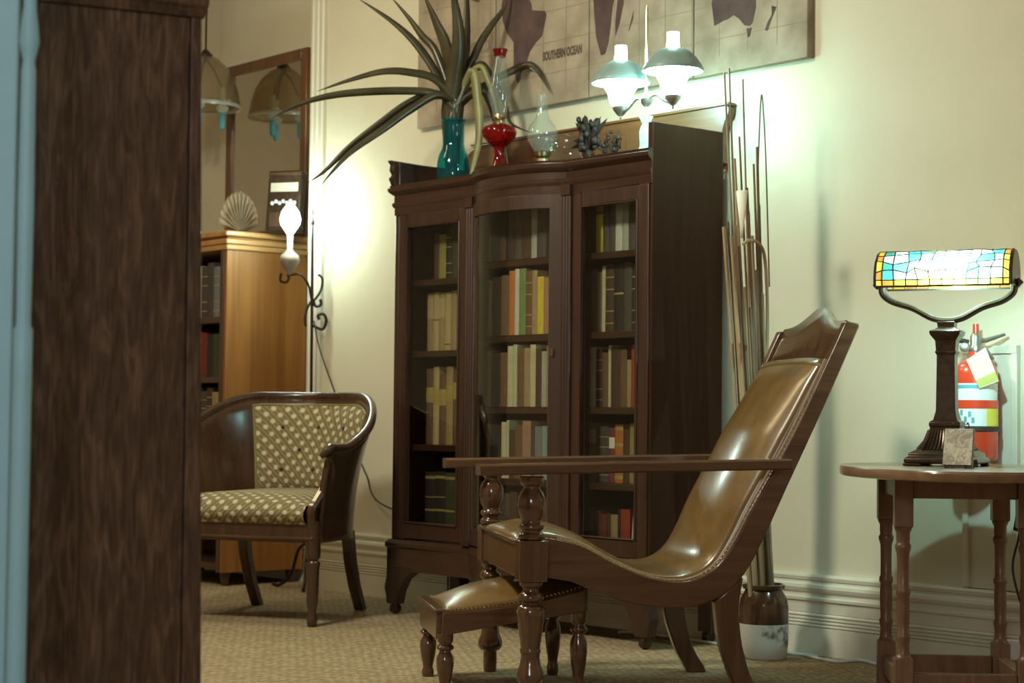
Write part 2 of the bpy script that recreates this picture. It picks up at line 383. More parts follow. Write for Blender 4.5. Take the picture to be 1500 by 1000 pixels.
tr = MB(); tp = [(0, -2.55), (.018, -2.55), (.020, -2.535), (.014, -2.53), (.014, -2.518), (.020, -2.512), (.020, -2.498), (.014, -2.492), (.014, -2.472), (.024, -2.465), (.026, -2.452), (.018, -2.445), (0, -2.445)]
tr.prism([(x, -o) for o, x in tp], .262, CEIL, 'xy'); struct(tr.build('trim_1', 'trim', smooth=25))
# painted pilaster board on the wall behind the extinguisher
px0, px1 = .976, 1.169
pb = MB(); pb.bx(px0, px1, -.012, 0, .262, .985); pb.bx(px0, px0+.02, -.02, 0, .262, .985); pb.bx(px1-.02, px1, -.02, 0, .262, .985); pb.bx(px0, px1, -.022, 0, .965, .99)
struct(pb.build('trim_2', 'trim', bevel=.002))

# ================================================================== BOOKCASE
BW, BD, ZC = 1.42, .3765, 1.662
bc = thing('bookcase', 'tall dark mahogany glazed bookcase with bow-fronted centre, filled with books', 'bookcase', (0, 0, 0))
BACK = -.035
BX0, BX1 = -.93, -.425           # the bow
def front_path(off=0., y=-BD, sag=.085, n=14, left_wrap=None):
    pts = []
    if left_wrap is not None: pts += [(-BW, BACK, -1, 0), (-BW, y, -.707*1.414, -.707*1.414)]
    else: pts += [(-BW, y, 0, -1)]
    pts.append((BX0, y, 0, -1))
    R = ((BX1-BX0)**2/4+sag**2)/(2*sag); cx = (BX0+BX1)/2; cy = y-sag+R; a = math.asin((BX1-BX0)/2/R)
    for i in range(n+1):
        t = -a+2*a*i/n; pts.append((cx+R*math.sin(t), cy-R*math.cos(t), math.sin(t), -math.cos(t)))
    pts += [(BX1, y, 0, -1), (0, y, 0, -1)]
    return pts
MB().bx(-.024, 0, -BD, BACK, .19, 1.752).build('side_panel', 'mahogside', bc, bevel=.003)
MB().bx(-BW, -BW+.024, -BD, BACK, .19, 1.752).build('side_panel', 'mahog', bc, bevel=.003)
MB().bx(-BW+.024, -.024, BACK-.012, BACK, .19, 1.64).build('back_panel', 'mahog', bc)
def slab(z0, z1, y=-BD, name='shelf', mat='mahogx', sag=.085):
    p = front_path(y=y, sag=sag); poly = [(a[0], a[1]) for a in p]; poly[0] = (-BW+.024, poly[0][1]); poly[-1] = (-.024, poly[-1][1])
    poly += [(-.024, BACK-.012), (-BW+.024, BACK-.012)]
    return MB().prism(poly, z0, z1, 'xy').build(name, mat, bc, smooth=25)
slab(1.625, 1.645, name='top_board')
slab(.27, .29, name='bottom_board')
COR = [(0, 1.575), (.006, 1.575), (.010, 1.585), (.010, 1.592), (.004, 1.598), (.004, 1.622), (.012, 1.628), (.022, 1.638), (.024, 1.650), (.016, 1.655), (.018, ZC), (0, ZC)]
MB().sweep(front_path(left_wrap=1), COR).build('cornice', 'mahogx', bc, smooth=25)
fr = MB(); fr.sweep(front_path(y=-BD-.001), [(0, 1.545), (.004, 1.545), (.004, 1.575), (0, 1.575)]); fr.build('frieze', 'mahogx', bc)
# side gallery ends with a scalloped profile and the tall back gallery
for xx in (-BW-.02,):
    sc = [(BACK, 1.662), (BACK, 1.748), (-BD-.03, 1.760), (-BD-.016, 1.742), (-BD-.02, 1.722), (-BD-.008, 1.705), (-BD-.022, 1.690), (-BD-.01, 1.664)]
    MB().prism(sc, xx, xx+.026, 'yz').build('gallery_side', 'mahog', bc, bevel=.002)
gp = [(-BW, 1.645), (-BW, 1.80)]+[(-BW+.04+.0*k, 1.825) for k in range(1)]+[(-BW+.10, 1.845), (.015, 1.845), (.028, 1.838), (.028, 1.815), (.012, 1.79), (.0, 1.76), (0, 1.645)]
MB().prism(gp, BACK-.004, BACK+.026, 'xz').build('gallery_back', 'litwood', bc, bevel=.003)
MB().bx(-BW+.05, .032, BACK-.012, BACK+.028, 1.842, 1.853).build('gallery_cap', 'brass' if 0 else 'litwood', bc, bevel=.003)
# plinth, bracket feet and casters
PL = [(0, .17), (.012, .17), (.012, .255), (.018, .262), (.018, .275), (.006, .288), (0, .288)]
MB().sweep(front_path(left_wrap=1), PL).build('plinth', 'mahogx', bc, smooth=25)
def bracket(x0, dirn):
    poly = [(x0, .19), (x0-dirn*.004, .14), (x0-dirn*.016, .10), (x0-dirn*.004, .07), (x0, .04), (x0+dirn*.06, .04), (x0+dirn*.075, .09), (x0+dirn*.11, .14), (x0+dirn*.17, .172), (x0+dirn*.17, .19)]
    f = MB().prism(poly, -BD-.012, -BD+.03, 'xz').build('bracket_foot', 'mahog', bc, bevel=.003)
    c = MB(); c.lathe([(.018, .024), (.018, .04)], 12, (x0+dirn*.03, -BD+.01, 0)); c.lathe([(.02, -.012), (.022, 0), (.02, .012)], 14, (x0+dirn*.03, -BD+.01, .0222), axis=(1, 0, 0))
    c.build('caster', 'bronze', f)
bracket(-BW-.012, 1); bracket(0, -1)
for x in (-BW+.03, -.03):
    f = MB().bx(x-.03, x+.03, BACK-.05, BACK, .04, .19).build('bracket_foot', 'mahog', bc)
    c = MB(); c.lathe([(.02, -.012), (.022, 0), (.02, .012)], 14, (x, BACK-.03, .0222), axis=(1, 0, 0)); c.lathe([(.018, .024), (.018, .04)], 12, (x, BACK-.03, 0)); c.build('caster', 'bronze', f)
MB().bx(-BW+.024, -.03, BACK-.02, BACK-.005, .17, .27).build('rear_rail', 'mahogx', bc)
# dividers and shelves
for x in (-.945, -.415): MB().bx(x-.012, x+.012, -BD+.012, BACK-.012, .29, 1.625).build('divider', 'mahog', bc)
BAYS = {'left': (-BW+.026, -.959), 'mid': (-.931, -.429), 'right': (-.401, -.026)}
SHELVES = {'left': [1.29, 1.015, .655], 'mid': [1.335, 1.06, .80, .54], 'right': [1.335, 1.06, .80, .54]}
for b, zs in SHELVES.items():
    x0, x1 = BAYS[b]
    for z in zs: MB().bx(x0, x1, -BD+.04, BACK-.014, z-.024, z).build('shelf', 'mahogx', bc, bevel=.002)
# doors
def flat_door(x0, x1, z0=.295, z1=1.545):
    y0, y1 = -BD-.006, -BD+.012; sw = .048
    d = MB(); d.bx(x0, x0+sw, y0, y1, z0, z1); d.bx(x1-sw, x1, y0, y1, z0, z1); d.bx(x0+sw, x1-sw, y0, y1, z0, z0+.06); d.bx(x0+sw, x1-sw, y0, y1, z1-.05, z1)
    b = .006
    for (a, c, e, f) in ((x0+sw, x0+sw+b, z0+.06, z1-.05), (x1-sw-b, x1-sw, z0+.06, z1-.05), (x0+sw+b, x1-sw-b, z0+.06, z0+.06+b), (x0+sw+b, x1-sw-b, z1-.05-b, z1-.05)):
        d.bx(a, c, y0-.005, y1, e, f)
    o = d.build('door', 'mahog', bc, bevel=.003)
    MB().bx(x0+sw-.004, x1-sw+.004, -.003+y1-.01, y1-.009, z0+.056, z1-.046).build('pane', 'pane', o)
    return o
flat_door(-1.385, -.962); dr = flat_door(-.392, -.012)
def bow_door(z0=.295, z1=1.545):
    p = [q for q in front_path(y=-BD-.004, n=28) if BX0-1e-6 <= q[0] <= BX1+1e-6]
    arc = p[1:-1]
    d = MB()
    d.sweep(arc, [(-.012, z0), (.006, z0), (.006, z0+.06), (-.012, z0+.06)]); d.sweep(arc, [(-.012, z1-.05), (.006, z1-.05), (.006, z1), (-.012, z1)])
    for sub in (arc[:4], arc[-4:]): d.sweep(sub, [(-.012, z0+.06), (.006, z0+.06), (.006, z1-.05), (-.012, z1-.05)])
    o = d.build('door', 'mahog', bc, bevel=.002, smooth=30)
    MB().sweep(arc[3:-3], [(-.002, z0+.056), (.001, z0+.056), (.001, z1-.046), (-.002, z1-.046)]).build('pane', 'pane', o, smooth=30)
    q = arc[-3]; e = MB()
    e.prism([(q[0]+.009*math.cos(a), .99+(.022+.01*math.cos(2*a))*math.sin(a)) for a in [2*PI*k/14 for k in range(14)]], q[1]-.012, q[1]-.006, 'xz')
    e.build('escutcheon', 'brass', o)
bow_door()
# reeded columns either side of the bow
for x in (-.947, -.410):
    c = MB()
    for k in (-1, 0, 1): c.lathe([(.0075, .30), (.009, .32), (.009, 1.52), (.0075, 1.54)], 10, (x+k*.0145, -BD-.010, 0))
    c.bx(x-.024, x+.024, -BD-.022, -BD+.004, .288, .302); c.bx(x-.024, x+.024, -BD-.022, -BD+.004, 1.538, 1.575)
    c.build('reeded_column', 'mahog', bc)

# ------------------------------------------------------------------ books
BOOKC = {
 'yellow': (.60, .48, .05), 'dark grey': (.075, .062, .055), 'white': (.52, .54, .46), 'pale grey': (.36, .37, .32), 'dark brown': (.075, .042, .024),
 'tan': (.34, .24, .125), 'light tan': (.44, .33, .19), 'cream': (.52, .46, .30), 'brown': (.15, .085, .042), 'red': (.30, .05, .026), 'dark red': (.16, .032, .022),
 'purple-red': (.19, .04, .05), 'orange': (.46, .16, .035), 'olive': (.27, .23, .07), 'green': (.16, .24, .09), 'pale green': (.42, .48, .32), 'pink-brown': (.33, .20, .14),
 'grey-blue': (.18, .19, .20), 'teal': (.22, .32, .30), 'black': (.032, .025, .021), 'dark green': (.055, .055, .028), 'gold': (.40, .29, .10)}
for k, c in BOOKC.items(): M['book_'+k] = noise_mat('book_cloth_'+k.replace(' ', '_').replace('-', '_'), tuple(v*.8 for v in c), c, (40, 40, 40), .6, bumps=.1, spec=.35)
ORD = ['first', 'second', 'third', 'fourth', 'fifth', 'sixth', 'seventh', 'eighth', 'ninth', 'tenth', 'eleventh', 'twelfth', 'thirteenth', 'fourteenth']
def book(x, yf, z, w, h, d, col, label, group, band=None, lean=0.):
    t = thing('book', label, 'book', (x, yf, z), 0, group)
    if lean: t.rotation_euler = (0, lean, 0)
    c = MB(); th = .0025
    n = 5; sp = [(-w/2+w*i/n, -.0035*math.sin(PI*i/n)) for i in range(n+1)]
    poly = sp+[(w/2, d), (w/2-th, d), (w/2-th, .004), (-w/2+th, .004), (-w/2+th, d), (-w/2, d)]
    c.prism(poly, 0, h, 'xy'); c.build('cover', 'book_'+col, t, smooth=50)
    MB().bx(-w/2+th+.0003, w/2-th-.0003, .0045, d-.004, .003, h-.004).build('pages', 'pages', t)
    if band:
        for (z0, z1, m) in band:
            b = MB(); q = [(a*1.0, y-.0008) for a, y in sp]; b.prism(q+[(w/2-.0004, .001), (-w/2+.0004, .001)], h*z0, h*z1, 'xy'); b.build('spine_label', m, t, smooth=50)
    return t
GB = [(.12, .135, 'gilt'), (.3, .315, 'gilt'), (.62, .635, 'gilt'), (.8, .815, 'gilt')]
PLB = [(.62, .82, 'paper')]
def row(bay, shelf_words, z, yf, hmax, specs, x_start=None):
    x0, x1 = BAYS[bay] if isinstance(bay, str) else bay
    tot = sum(s[1] for s in specs); gap = .0012
    x = (x0+.004) if x_start is None else x_start
    nb = -1
    for i, s in enumerate(specs):
        col, w, hr = s[:3]; band = s[3] if len(s) > 3 else None; lean = s[4] if len(s) > 4 else 0.
        if x+w > x1-.001: break
        if col:
            nb += 1; h = hmax*hr; d = min(.17, max(.11, h*.68))
            dx = abs(h*math.sin(lean))
            book(x+w/2 if not lean else (x+w/2+(.0 if lean > 0 else 0)), yf, z+(.0012 if not lean else abs(w/2*math.sin(lean))+.001), w, h, d, col,
                 '%s book, %s from left, on the %s' % (col, ORD[nb], shelf_words), 'books on the '+shelf_words, band, lean)
            x += dx
        x += w+gap
RB = ' behind the right bookcase door'
YF = -.285
row('right', 'top shelf'+RB, 1.335, YF, .21, [('yellow', .036, .92, [(.72, .76, 'ink')]), ('dark grey', .03, .86), ('dark grey', .03, .9), ('white', .034, .96), ('pale grey', .03, .93), ('dark grey', .034, .93), ('light tan', .05, .98), ('dark brown', .014, .95), ('light tan', .016, .94), ('dark grey', .022, .9)], -.372)
row('right', 'second shelf'+RB, 1.06, YF, .245, [('brown', .03, .9), ('tan', .026, .86), ('cream', .018, .94), ('dark brown', .042, .96, GB), ('black', .046, .95, [(.55, .58, 'gilt')]), ('dark grey', .04, .97), ('black', .034, .94, GB), ('dark brown', .036, .9)])
row('right', 'third shelf'+RB, .80, YF, .225, [('light tan', .03, .93), ('dark brown', .032, .9, GB), ('brown', .028, .84), ('cream', .014, .95), ('dark brown', .042, .93), ('brown', .034, .88), ('tan', .02, .72), ('red', .044, .95), ('dark grey', .036, .9)])
row('right', 'fourth shelf'+RB, .54, YF, .215, [('brown', .034, .95, [(.66, .9, 'book_pink-brown')]), ('dark brown', .014, .8), ('dark grey', .05, .90, GB), ('purple-red', .028, .88, PLB), ('orange', .04, .93, [(.06, .12, 'gilt'), (.3, .34, 'gilt'), (.62, .68, 'gilt'), (.9, .96, 'gilt')]), ('dark brown', .03, .86), ('olive', .034, .95), ('cream', .03, .9), ('dark brown', .026, .8)])
row('right', 'bottom shelf'+RB, .29, YF, .20, [('dark grey', .03, .8), ('brown', .03, .75), ('dark red', .028, .70), ('dark brown', .020, .72), ('tan', .034, .70), ('black', .012, .8), ('red', .046, .80), ('white', .020, .92, None, .10), ('dark grey', .034, .9), ('black', .03, .88)])
CB = ' behind the bowed bookcase door'
YM = -.335
row('mid', 'top shelf'+CB, 1.335, YM, .21, [('dark brown', .04, .9), ('black', .045, .92), ('dark brown', .04, .84), ('black', .05, .93), ('dark grey', .036, .9), ('dark brown', .05, .86), ('pale grey', .03, .88), ('dark grey', .05, .9), ('black', .05, .85)])
row('mid', 'second shelf'+CB, 1.06, YM, .245, [('dark brown', .05, .84), ('black', .05, .88), ('brown', .045, .9), ('orange', .030, .96), ('white', .024, .98), ('green', .036, .98), ('brown', .032, .94, GB), ('tan', .028, .94), ('yellow', .034, .84), ('pink-brown', .050, .82), ('dark brown', .04, .8)])
row('mid', 'third shelf'+CB, .80, YM, .23, [('dark brown', .05, .9), ('black', .05, .85), ('brown', .04, .86), ('cream', .03, .96), ('pale green', .022, .98), ('brown', .036, .9), ('tan', .032, .92), ('cream', .03, .97), ('dark brown', .03, .9), ('pale grey', .026, .86), ('tan', .036, .94), ('dark brown', .03, .8)])
row('mid', 'fourth shelf'+CB, .54, YM, .22, [('dark brown', .05, .9), ('black', .06, .88), ('cream', .028, .93), ('pale green', .014, .96), ('dark brown', .03, .8), ('brown', .04, .88), ('pink-brown', .046, .95), ('dark grey', .02, .8), ('grey-blue', .038, .86), ('teal', .026, .87), ('dark brown', .05, .84)])
row('mid', 'bottom shelf'+CB, .29, YM, .21, [('dark brown', .05, .9), ('black', .06, .88), ('dark grey', .05, .93), ('dark brown', .04, .96), ('black', .05, .8), ('brown', .04, .88), ('dark red', .046, .85), ('dark grey', .04, .8), ('dark brown', .04, .86)])
LB = ' behind the left bookcase door'
row('left', 'top shelf'+LB, 1.29, YF, .24, [(None, .10, 0), ('dark brown', .03, .75), ('olive', .042, .72), ('black', .035, .82, GB), ('dark green', .038, .90), ('brown', .032, .92), ('dark green', .04, .86), ('dark brown', .04, .9)])
row('left', 'second shelf'+LB, 1.015, YF, .25, [(None, .062, 0)]+[('tan', .036, .90, [(.56, .9, 'book_light tan')]), ('light tan', .034, .91, [(.52, .54, 'ink')]), ('tan', .036, .90, [(.56, .9, 'book_light tan')]), ('light tan', .036, .90, [(.1, .12, 'ink')]), ('tan', .035, .92), ('light tan', .037, .9), ('dark brown', .04, .9)])
row('left', 'third shelf'+LB, .655, YF, .34, [(None, .062, 0), ('brown', .042, .86, [(.55, .75, 'book_gold')]), ('light tan', .036, .88, [(.5, .76, 'book_gold')]), ('brown', .042, .80, [(.55, .78, 'book_gold')]), ('tan', .040, .88, [(.55, .76, 'book_gold')]), ('brown', .036, .85, [(.6, .82, 'book_gold')]), ('dark brown', .04, .8)])
row('left', 'bottom shelf'+LB, .29, YF, .30, [(None, .062, 0), ('black', .06, .86, [(.2, .215, 'gilt'), (.42, .45, 'gilt'), (.62, .635, 'gilt'), (.9, .94, 'gilt')]), ('black', .062, .87, [(.2, .215, 'gilt'), (.42, .45, 'gilt'), (.62, .635, 'gilt'), (.9, .94, 'gilt')]), ('dark green', .058, .86, [(.2, .215, 'gilt'), (.42, .45, 'gilt'), (.9, .94, 'gilt')]), ('dark brown', .05, .8)])

# ================================================================== PLANTATION ARMCHAIR
CF = Frame(ld(0, 5.235), YAW+math.radians(9.1))
pc = thing('plantation_armchair', 'reclining wooden armchair with brown leather sling seat and long flat arms', 'armchair', CF.o, CF.a)
HW = .355                       # half spacing of the front legs
RY = .30                        # side rails
def prof(px, y): return [(p.x, p.z) for p in (CF.on_y(u, v, y) for u, v in px)]
R_TOP = [(800, 787), (850, 799), (900, 825), (945, 844), (985, 852), (1020, 848), (1052, 828), (1078, 790), (1103, 742), (1137, 682), (1170, 620), (1207, 542), (1240, 470)]
R_BOT = [(800, 846), (855, 856), (905, 878), (950, 888), (1000, 890), (1042, 881), (1076, 858), (1100, 826), (1124, 778), (1152, 716), (1177, 662), (1219, 570), (1261, 474)]
topn = [(p.x, p.y) for p in spline([(a, b, 0) for a, b in prof(R_TOP, -RY-.02)], 5)]
botn = [(p.x, p.y) for p in spline([(a, b, 0) for a, b in prof(R_BOT, -RY-.02)], 5)]
for s in (-1, 1):
    MB().ribbon(topn, botn, s*RY-.02, s*RY+.02).build('side_rail', 'chairwood', pc, smooth=35, bevel=.004)
# leather sling: follows the rails, padded in the middle
def arc_resample(pl, n):
    d = [0]
    for a, b in zip(pl, pl[1:]): d.append(d[-1]+math.hypot(b[0]-a[0], b[1]-a[1]))
    return [(interp(d, [p[0] for p in pl], d[-1]*i/n), interp(d, [p[1] for p in pl], d[-1]*i/n)) for i in range(n+1)], d[-1]
fx = topn[0][0]
lp, llen = arc_resample([(fx-.080, .428), (fx-.076, .437), (fx-.066, topn[0][1]-.002)]+topn[:-4], 60)
def leather(u, v):
    i = min(int(u*60), 59); t = u*60-i; p = (lp[i][0]*(1-t)+lp[i+1][0]*t, lp[i][1]*(1-t)+lp[i+1][1]*t)
    j0, j1 = max(i-2, 0), min(i+3, 60); tx, tz = lp[j1][0]-lp[j0][0], lp[j1][1]-lp[j0][1]; l = math.hypot(tx, tz); nx, nz = -tz/l, tx/l
    y = (v*2-1)*(RY-.018); e = abs(v*2-1)
    b = interp([0, .09, .3, .45, .6, .8, .94, 1], [.0, .026, .012, .026, .050, .060, .040, .012], u)
    bul = b*(1-e**3.0)+.006*(1-e**12)*min(1, u*20)
    return (p[0]+nx*bul, y, p[1]+nz*bul)
MB().grid(leather, 72, 22).build('leather_sling', 'leather', pc, smooth=80, solid=.006)
for s in (-1, 1):
    yy = s*(RY-.010)
    w = [Vector((p[0], yy, p[1]+.002)) for p in lp[6:]]
    wb = MB().tube(w, .0042, 6).build('welt', 'leatheredge', pc)
    nl = MB(); ln = len(lp)
    q, ql = arc_resample([(a[0], a[1]) for a in lp[6:56]], 74)
    for (a, c) in q: nl.sphere((a, s*(RY+.002), c+.001), .0042, 6, 4)
    nl.build('nail_row', 'nail', pc)
tp = leather(1, .5)
MB().tube([leather(.985, v) for v in [k/16 for k in range(17)]], .006, 6).build('top_roll', 'leather', pc)
# crest rail between the posts
pT, pB = Vector((topn[-1][0], 0, topn[-1][1])), Vector((botn[-1][0], 0, botn[-1][1]))
dirp = Vector((topn[-1][0]-topn[-8][0], 0, topn[-1][1]-topn[-8][1])).normalized()
mid0 = (pT+pB)/2
def crest(u, v):
    y = (u*2-1)*(RY-.018); e = abs(u*2-1)
    h = .004+.058*(math.exp(-(e/.42)**2))
    return mid0+dirp*(-.13+(.13+h)*v)+Vector((0, y, 0))
cr = MB(); cr.grid(crest, 36, 3); cr.build('crest_rail', 'chairwoodz', pc, solid=.022, smooth=40)
# front legs with turned balusters, square block for the rail
ZA = .600
lower = [(.019, 0), (.021, .03), (.0205, .062), (.030, .066), (.0375, .078), (.036, .092), (.028, .112), (.0245, .134), (.0255, .144), (.029, .149), (.0255, .154), (.0265, .165), (.031, .195), (.036, .232), (.0375, .252), (.033, .264), (.022, .270), (.022, .276), (.033, .282), (.035, .289), (.031, .297), (.022, .303), (.021, .312), (.030, .320), (.032, .331)]
upper = [(.032, .438), (.035, .444), (.035, .452), (.027, .458), (.026, .464), (.034, .469), (.035, .476), (.028, .483), (.026, .489), (.034, .503), (.0385, .524), (.0375, .545), (.031, .562), (.023, .571), (.022, .578), (.031, .585), (.033, .593), (.033, .605)]
for s in (-1, 1):
    lg = MB(); lg.lathe(lower, 22); lg.bx(-.0375, .0375, -.0375, .0375, .331, .438); lg.lathe(upper, 22)
    o = lg.build('leg', 'chairwoodz', pc, smooth=50, bevel=.003); o.location = (0, s*HW, 0)
# front rail with moulded top
MB().bx(-.03, .022, -HW+.038, HW-.038, .335, .425).build('front_rail', 'chairwood', pc, bevel=.004)
MB().bx(-.040, .03, -HW+.036, HW-.036, .425, .437).build('rail_moulding', 'chairwood', pc, bevel=.004)
# rear sabre legs
for s in (-1, 1):
    px_t = [(1046, 880), (1048, 905), (1052, 940), (1062, 975), (1073, 1005), (1090, 1036)]
    px_b = [(1088, 845), (1082, 890), (1084, 930), (1090, 965), (1101, 1000), (1119, 1030)]
    a = [(p.x, p.y) for p in spline([(q[0], q[1], 0) for q in prof(px_t, -RY-.01)], 4)]; b = [(p.x, p.y) for p in spline([(q[0], q[1], 0) for q in prof(px_b, -RY-.01)], 4)]
    dz = min(a[-1][1], b[-1][1]); a = [(x, max(z-dz*(i/(len(a)-1)), 0)) for i, (x, z) in enumerate(a)]; b = [(x, max(z-dz*(i/(len(b)-1)), 0)) for i, (x, z) in enumerate(b)]
    a[-1] = (a[-1][0], 0); b[-1] = (b[-1][0], 0)
    MB().ribbon(a, b, s*RY-.018, s*RY+.018).build('leg', 'chairwoodz', pc, smooth=40, bevel=.004)
xr = botn[26][0]
MB().bx(xr-.02, xr+.02, -RY+.02, RY-.02, botn[26][1]+.012, botn[26][1]+.06).build('rear_rail', 'chairwood', pc, bevel=.004)
# long arms
a0 = CF.on_y(703, 694, -HW-.04).x; a1 = CF.on_y(1162, 690, -HW-.04).x
for s in (-1, 1):
    ar = MB(); n = 16; vs = []
    def arm(u, v):
        x = a0+(a1-a0)*u; z = .607+.020*u
        wd = .046-.010*u
        prof_a = [(-wd, .004), (-wd+.004, 0), (wd-.004, 0), (wd, .004), (wd, .024), (wd-.005, .029), (-wd+.005, .029), (-wd, .024), (-wd, .004)]
        k = min(int(v*8+.001), 8); return (x, s*(HW+.004-.012*u)+prof_a[k][0], z+prof_a[k][1])
    ar.grid(arm, n, 8)
    m = (len(ar.v)//9)
    ar.f += [tuple(range(8)), tuple((m-1)*9+k for k in range(7, -1, -1))]
    ar.build('arm', 'chairwood', pc, smooth=30)

# ================================================================== FOOTSTOOL
SF = Frame(ld(-.022, 5.315), YAW+math.radians(9.6))
st = thing('footstool', 'small wooden footstool with shiny brown leather top and turned legs', 'footstool', SF.o, SF.a)
sx, sy = .198, .20
def topz(u): return .226+.012*u+.050*u*u        # rises towards the armchair
n = 14
for s in (-1, 1):
    t = [(-sx+2*sx*i/n, topz(i/n)) for i in range(n+1)]; b = [(x, z-.062+.014*math.sin(PI*i/n)) for i, (x, z) in enumerate(t)]
    MB().ribbon(t, b, s*sy-.014, s*sy+.014).build('side_apron', 'chairwood', st, smooth=30, bevel=.003)
    q = [(x, z) for x, z in t]
    nl = MB(); rs, _ = arc_resample(q, 34)
    for (a, c) in rs: nl.sphere((a, s*(sy-.002), c+.005), .0045, 6, 4)
    nl.build('nail_row', 'nail', st)
    MB().tube([(x, s*(sy+.008), z+.001) for x, z in t], .0045, 6).build('top_bead', 'chairwood', st)
for x, z in ((-sx, topz(0)), (sx, topz(1))):
    MB().bx(x-.014, x+.014, -sy+.014, sy-.014, z-.075, z).build('end_apron', 'chairwood', st, bevel=.003)
MB().bx(-sx-.02, -sx+.012, -sy-.008, sy+.008, topz(0), topz(0)+.009).build('end_bead', 'chairwood', st, bevel=.003)
def pad(u, v):
    e = (1-abs(2*u-1)**2.6)*(1-abs(2*v-1)**2.6); return (-sx+.008+(2*sx-.016)*u, (2*v-1)*(sy-.008), topz(u)+.005+.05*e)
MB().grid(pad, 26, 22).build('leather_pad', 'leather', st, smooth=80, solid=.004)
slg = [(.0155, 0), (.0175, .006), (.018, .018), (.0145, .028), (.0165, .040), (.0215, .062), (.0245, .086), (.0235, .104), (.0165, .116), (.0155, .121), (.0235, .126), (.024, .132), (.017, .138), (.0175, .142), (.022, .146), (.023, .168)]
for i, (x, y) in enumerate(((-1, -1), (-1, 1), (1, -1), (1, 1))):
    kz = 1 if x < 0 else 1.36
    o = MB().lathe([(r, z*kz) for r, z in slg], 18).build('leg', 'chairwoodz', st, smooth=50); o.location = (x*(sx-.012), y*(sy-.012), 0)

# ================================================================== GATELEG TABLE
TF = Frame(ld(1.18, 4.95), YAW-math.radians(5))
tb = thing('side_table', 'oval-topped wooden side table with slender turned legs and low stretchers', 'table', TF.o, TF.a)
TZ = .64
rim = [(1.0, TZ-.024), (1.004, TZ-.020), (1.004, TZ-.006), (.996, TZ)]
tt = MB(); seg = 64
vs = []; pr = [(.985, TZ-.026)]+rim
for r, z in pr: vs += [(.295*r*math.cos(2*PI*k/seg), .56*r*math.sin(2*PI*k/seg), z) for k in range(seg)]
fs = [(i*seg+k, i*seg+(k+1) % seg, (i+1)*seg+(k+1) % seg, (i+1)*seg+k) for i in range(len(pr)-1) for k in range(seg)]
fs += [tuple(range(seg-1, -1, -1)), tuple((len(pr)-1)*seg+k for k in range(seg))]
tt.add(vs, fs); tt.build('table_top', 'tabletop', tb, smooth=30)
tl = [(.0245, .155), (.0205, .158), (.0165, .168), (.0155, .19), (.0185, .205), (.0185, .212), (.0150, .218), (.0165, .25), (.0170, .29), (.0155, .312), (.0190, .318), (.0190, .328), (.0155, .334), (.0150, .38), (.0160, .42), (.0205, .434), (.0205, .442), (.0165, .448), (.0175, .458), (.0175, .474), (.0215, .482), (.0240, .489)]
hx, hy = .155, .19
for (x, y) in ((-hx, -hy), (-hx, hy), (hx, -hy), (hx, hy)):
    lg = MB(); lg.bx(-.0235, .0235, -.0235, .0235, 0, .155); lg.lathe(tl, 16); lg.bx(-.0235, .0235, -.0235, .0235, .489, TZ-.026)
    o = lg.build('leg', 'tablewood', tb, smooth=40, bevel=.002); o.location = (x, y, 0)
for y in (-hy, hy): MB().bx(-hx+.024, hx-.024, y-.010, y+.010, .562, TZ-.026).build('apron', 'tablewood', tb, bevel=.002)
for x in (-hx, hx): MB().bx(x-.010, x+.010, -hy+.024, hy-.024, .562, TZ-.026).build('apron', 'tablewood', tb, bevel=.002)
for y in (-hy, hy): MB().bx(-hx+.024, hx-.024, y-.013, y+.013, .068, .118).build('stretcher', 'tablewood', tb, bevel=.003)
for x in (-hx, hx): MB().bx(x-.013, x+.013, -hy+.024, hy-.024, .068, .118).build('stretcher', 'tablewood', tb, bevel=.003)

# ================================================================== STAINED-GLASS DESK LAMP
LF = Frame(ld(1.187, 5.05, TZ), YAW-math.radians(24))
dl = thing('desk_lamp', 'bronze desk lamp with a lit stained-glass trough shade on the side table', 'lamp', LF.o, LF.a)
def sq(prof_s, seg=4):
    m = MB(); vs = []
    for h, z in prof_s: vs += [(h, h, z), (-h, h, z), (-h, -h, z), (h, -h, z)]
    fs = [(i*4+k, i*4+(k+1) % 4, (i+1)*4+(k+1) % 4, (i+1)*4+k) for i in range(len(prof_s)-1) for k in range(4)]
    fs += [(3, 2, 1, 0), tuple((len(prof_s)-1)*4+k for k in range(4))]
    return m.add(vs, fs)
bs = sq([(.094, .006), (.098, .010), (.098, .020), (.088, .026), (.088, .034), (.070, .044), (.052, .066), (.042, .096), (.039, .104), (.042, .108), (.042, .118), (.034, .124)])
for i in (-1, 1):
    for j in (-1, 1): bs.bx(i*.08-.02, i*.08+.02, j*.08-.02, j*.08+.02, .0005, .008)
bs.build('base', 'bronze', dl, smooth=20, bevel=.002)
ri = MB()
for k in range(-5, 6):
    for s in (-1, 1):
        ri.tube([(s*.072, k*.011*.95, .0445), (s*.054, k*.0085, .067), (s*.044, k*.0068, .096)], .003, 5); ri.tube([(k*.011*.95, s*.072, .0445), (k*.0085, s*.054, .067), (k*.0068, s*.044, .096)], .003, 5)
ri.build('base_fluting', 'bronze', dl)
sq([(.033, .122), (.026, .150), (.024, .300), (.026, .304), (.029, .308), (.026, .314), (.028, .340), (.040, .356), (.042, .366), (.030, .371), (.022, .376), (.024, .392)]).build('column', 'bronze', dl, smooth=20, bevel=.002)
HS = .178
yk = spline([(-HS, 0, .495), (-HS+.002, 0, .470), (-HS+.03, 0, .448), (-HS+.085, 0, .430), (-.04, 0, .402), (0, 0, .396), (.04, 0, .402), (HS-.085, 0, .430), (HS-.03, 0, .448), (HS-.002, 0, .470), (HS, 0, .495)], 6)
ykb = MB()
